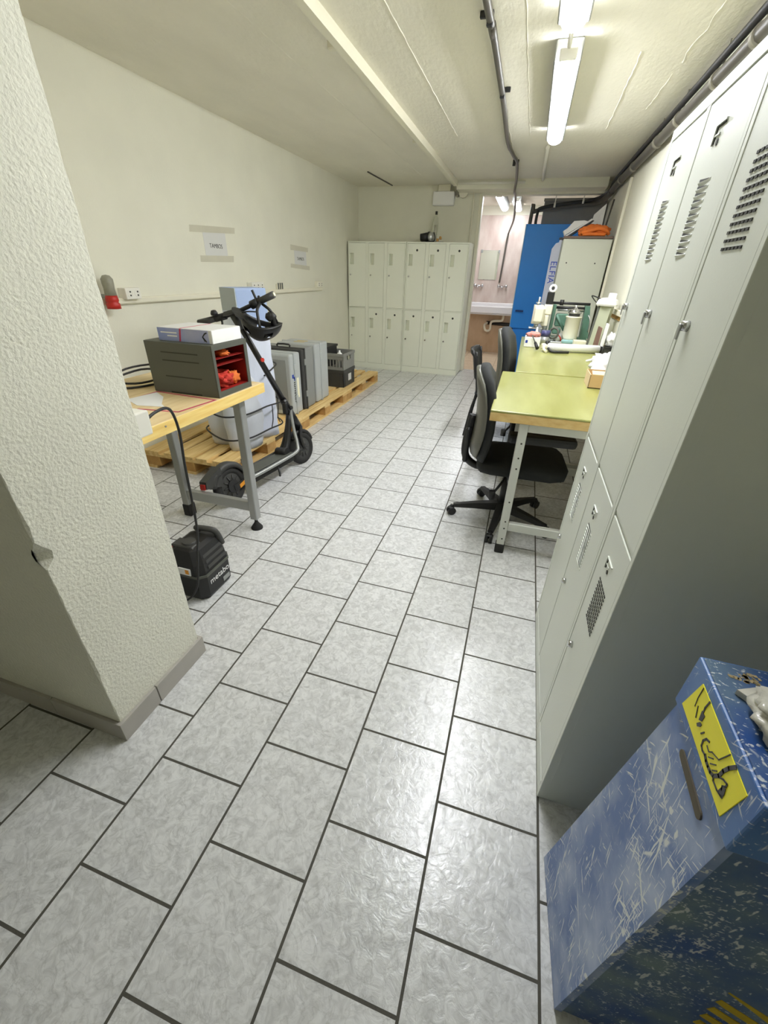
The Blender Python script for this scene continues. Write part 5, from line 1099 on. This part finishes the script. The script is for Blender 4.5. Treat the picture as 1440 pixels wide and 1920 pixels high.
t = thing('sign_board', 'lilac-grey board with blue upright lettering standing left of the pale grey cabinet', 'sign', (0.21, 6.16, 0))
sg = link('board', B().prism([(0.154, 0.0), (0.258, 0.0), (0.256, 1.79), (0.232, 1.797), (0.225, 1.765), (0.195, 1.755), (0.160, 1.70)], 'xz', 6.14, 6.165), M_lilac, t)
link('lettering', lettering('ELFIA', 0.10, frame_m((0.212, 6.1395, 1.46), (0, 0, -1), (1, 0, 0))), M_bluelogo, sg)
link('top_clip', B().box(0.222, 0.257, 6.135, 6.17, 1.79, 1.815, 0.004), M_black, t)
zt = 1.8225
solo('orange_jacket', B().blob((0.585, 6.19, zt+0.058), (0.165, 0.115, 0.062), 22, 0.22, 5, 14, flat=-0.0575).blob((0.49, 6.15, zt+0.03), (0.075, 0.08, 0.04), 14, 0.2, 5, 4, flat=-0.0295).tube([(0.44, 6.09, zt+0.035), (0.52, 6.07, zt+0.05), (0.62, 6.075, zt+0.075), (0.70, 6.09, zt+0.055), (0.735, 6.12, zt+0.025)], 0.02, 8).tube([(0.46, 6.08, zt+0.018), (0.57, 6.065, zt+0.02), (0.70, 6.08, zt+0.018)], 0.017, 8), M_orange, 'folded orange jacket lying on top of the pale grey cabinet', 'clothing', (0.585, 6.19, zt))
t = thing('document_stack', 'white papers on a tilted folder on top of the cabinet', 'paper', (0.37, 6.4, zt))
link('folder', B().hexa([(0.300, 6.34, zt), (0.318, 6.34, zt), (0.318, 6.60, zt), (0.300, 6.60, zt), (0.555, 6.34, zt+0.175), (0.575, 6.34, zt+0.170), (0.575, 6.60, zt+0.170), (0.555, 6.60, zt+0.175)]), M_black, t)
link('papers', B().hexa([(0.272, 6.345, zt+0.010), (0.298, 6.345, zt+0.010), (0.298, 6.60, zt+0.010), (0.272, 6.60, zt+0.010), (0.545, 6.345, zt+0.192), (0.555, 6.345, zt+0.176), (0.555, 6.60, zt+0.176), (0.545, 6.60, zt+0.192)]).prism([(0.285, zt+0.03), (0.51, zt+0.17), (0.47, zt+0.178), (0.36, zt+0.172), (0.30, zt+0.10), (0.262, zt+0.075)], 'xz', 6.40, 6.55), M_brightpaper, t)
t = thing('printed_sheet', 'tall white printed sheet leaning on the wall behind the orange jacket', 'paper', (0.66, 6.62, zt))
link('sheet', B().hexa([(0.55, 6.62, zt), (0.70, 6.62, zt), (0.70, 6.63, zt), (0.55, 6.63, zt), (0.585, 6.66, zt+0.26), (0.700, 6.66, zt+0.37), (0.700, 6.67, zt+0.37), (0.585, 6.67, zt+0.26)]), M_brightpaper, t)
link('pole', B().cyl((0.725, 6.60, zt), (0.762, 6.60, zt+0.40), 0.010, n=8), M_pipe, t)

t = thing('door_leaf', 'bright blue door leaf standing open in the doorway, in two halves', 'door', (0.1, 7.3, 0))
up_ = link('upper_leaf', B().box(-0.205, 0.60, 7.235, 7.275, 0.715, 2.035, 0.003), M_blue, t)
link('handle', B().cyl((-0.15, 7.235, 0.955), (-0.15, 7.20, 0.955), 0.012, n=10).box(-0.155, -0.045, 7.19, 7.205, 0.944, 0.966, 0.004), mat('navy_handle', S(20, 50, 110), 0.4, var=0.05), up_)
link('edge_lip', B().box(-0.213, -0.204, 7.23, 7.28, 0.715, 2.035, 0.001), mat('pale_blue_edge', S(150, 186, 212), 0.5, var=0.05), up_)
link('lower_leaf', B().box(-0.160, 0.60, 7.28, 7.32, 0.01, 0.72, 0.003), M_blue, t)

# ------------------------------------------------------------------ washroom
t = thing('wash_mirror', 'small frameless mirror on the pink tiled washroom wall', 'mirror', (-0.85, YW, 1.32))
link('glass', B().box(-1.025, -0.675, YW-0.012, YW-0.002, 1.325, 1.815, 0.004), M_mirror, t)
link('clip', B().box(-1.03, -0.99, YW-0.018, YW, 1.77, 1.825, 0.004).box(-0.70, -0.67, YW-0.018, YW, 1.77, 1.82, 0.004), M_steel, t)
def tap(x, label):
    t = thing('wall_tap', label, 'tap', (x, YW, 1.20), 'washroom taps')
    for dx in (-0.07, 0.07): link('handle', B().cyl((x+dx, YW, 1.225), (x+dx, YW-0.05, 1.225), 0.016, n=12).lathe([(0, 0.05), (0.026, 0.055), (0.028, 0.075), (0, 0.085)], (x+dx, YW, 1.225), (0, -1, 0), 14), M_chrome, t)
    link('spout', B().cyl((x-0.07, YW-0.03, 1.22), (x+0.07, YW-0.03, 1.22), 0.012, n=10).tube([(x, YW-0.03, 1.22), (x, YW-0.10, 1.235), (x, YW-0.17, 1.215), (x, YW-0.18, 1.19)], 0.011, 8), M_chrome, t)
tap(-0.99, 'chrome wall tap left of the mirror centre above the trough sink')
tap(-0.53, 'chrome wall tap at the foot of the dark pipe, above the trough sink')
t = thing('trough_sink', 'long white trough sink under the taps on the washroom wall', 'sink', (-0.65, YW, 0.73))
b = B()
b.box(-1.25, -0.22, YW-0.42, YW-0.39, 0.76, 0.885, 0.012, 2).box(-1.25, -0.22, YW-0.05, YW-0.002, 0.76, 0.93, 0.01).box(-1.25, -1.22, YW-0.40, YW-0.04, 0.76, 0.885, 0.006).box(-0.25, -0.22, YW-0.40, YW-0.04, 0.76, 0.885, 0.006).box(-1.25, -0.22, YW-0.40, YW-0.02, 0.735, 0.765, 0.01)
link('basin', b, M_sink, t)
link('drain_pipe', B().tube([(-0.42, YW-0.2, 0.74), (-0.42, YW-0.2, 0.66), (-0.45, YW-0.2, 0.625), (-0.60, YW-0.2, 0.61), (-0.64, YW-0.2, 0.57), (-0.64, YW-0.2, 0.47), (-0.68, YW-0.2, 0.43), (-0.74, YW-0.2, 0.45), (-0.76, YW-0.2, 0.53), (-0.73, YW-0.10, 0.56), (-0.70, YW-0.025, 0.57)], 0.022, 10), M_trunk, t)
link('waste_pipe', B().cyl((-0.74, YW-0.06, 0.565), (-0.05, YW-0.06, 0.545), 0.034, n=14), M_black, t)
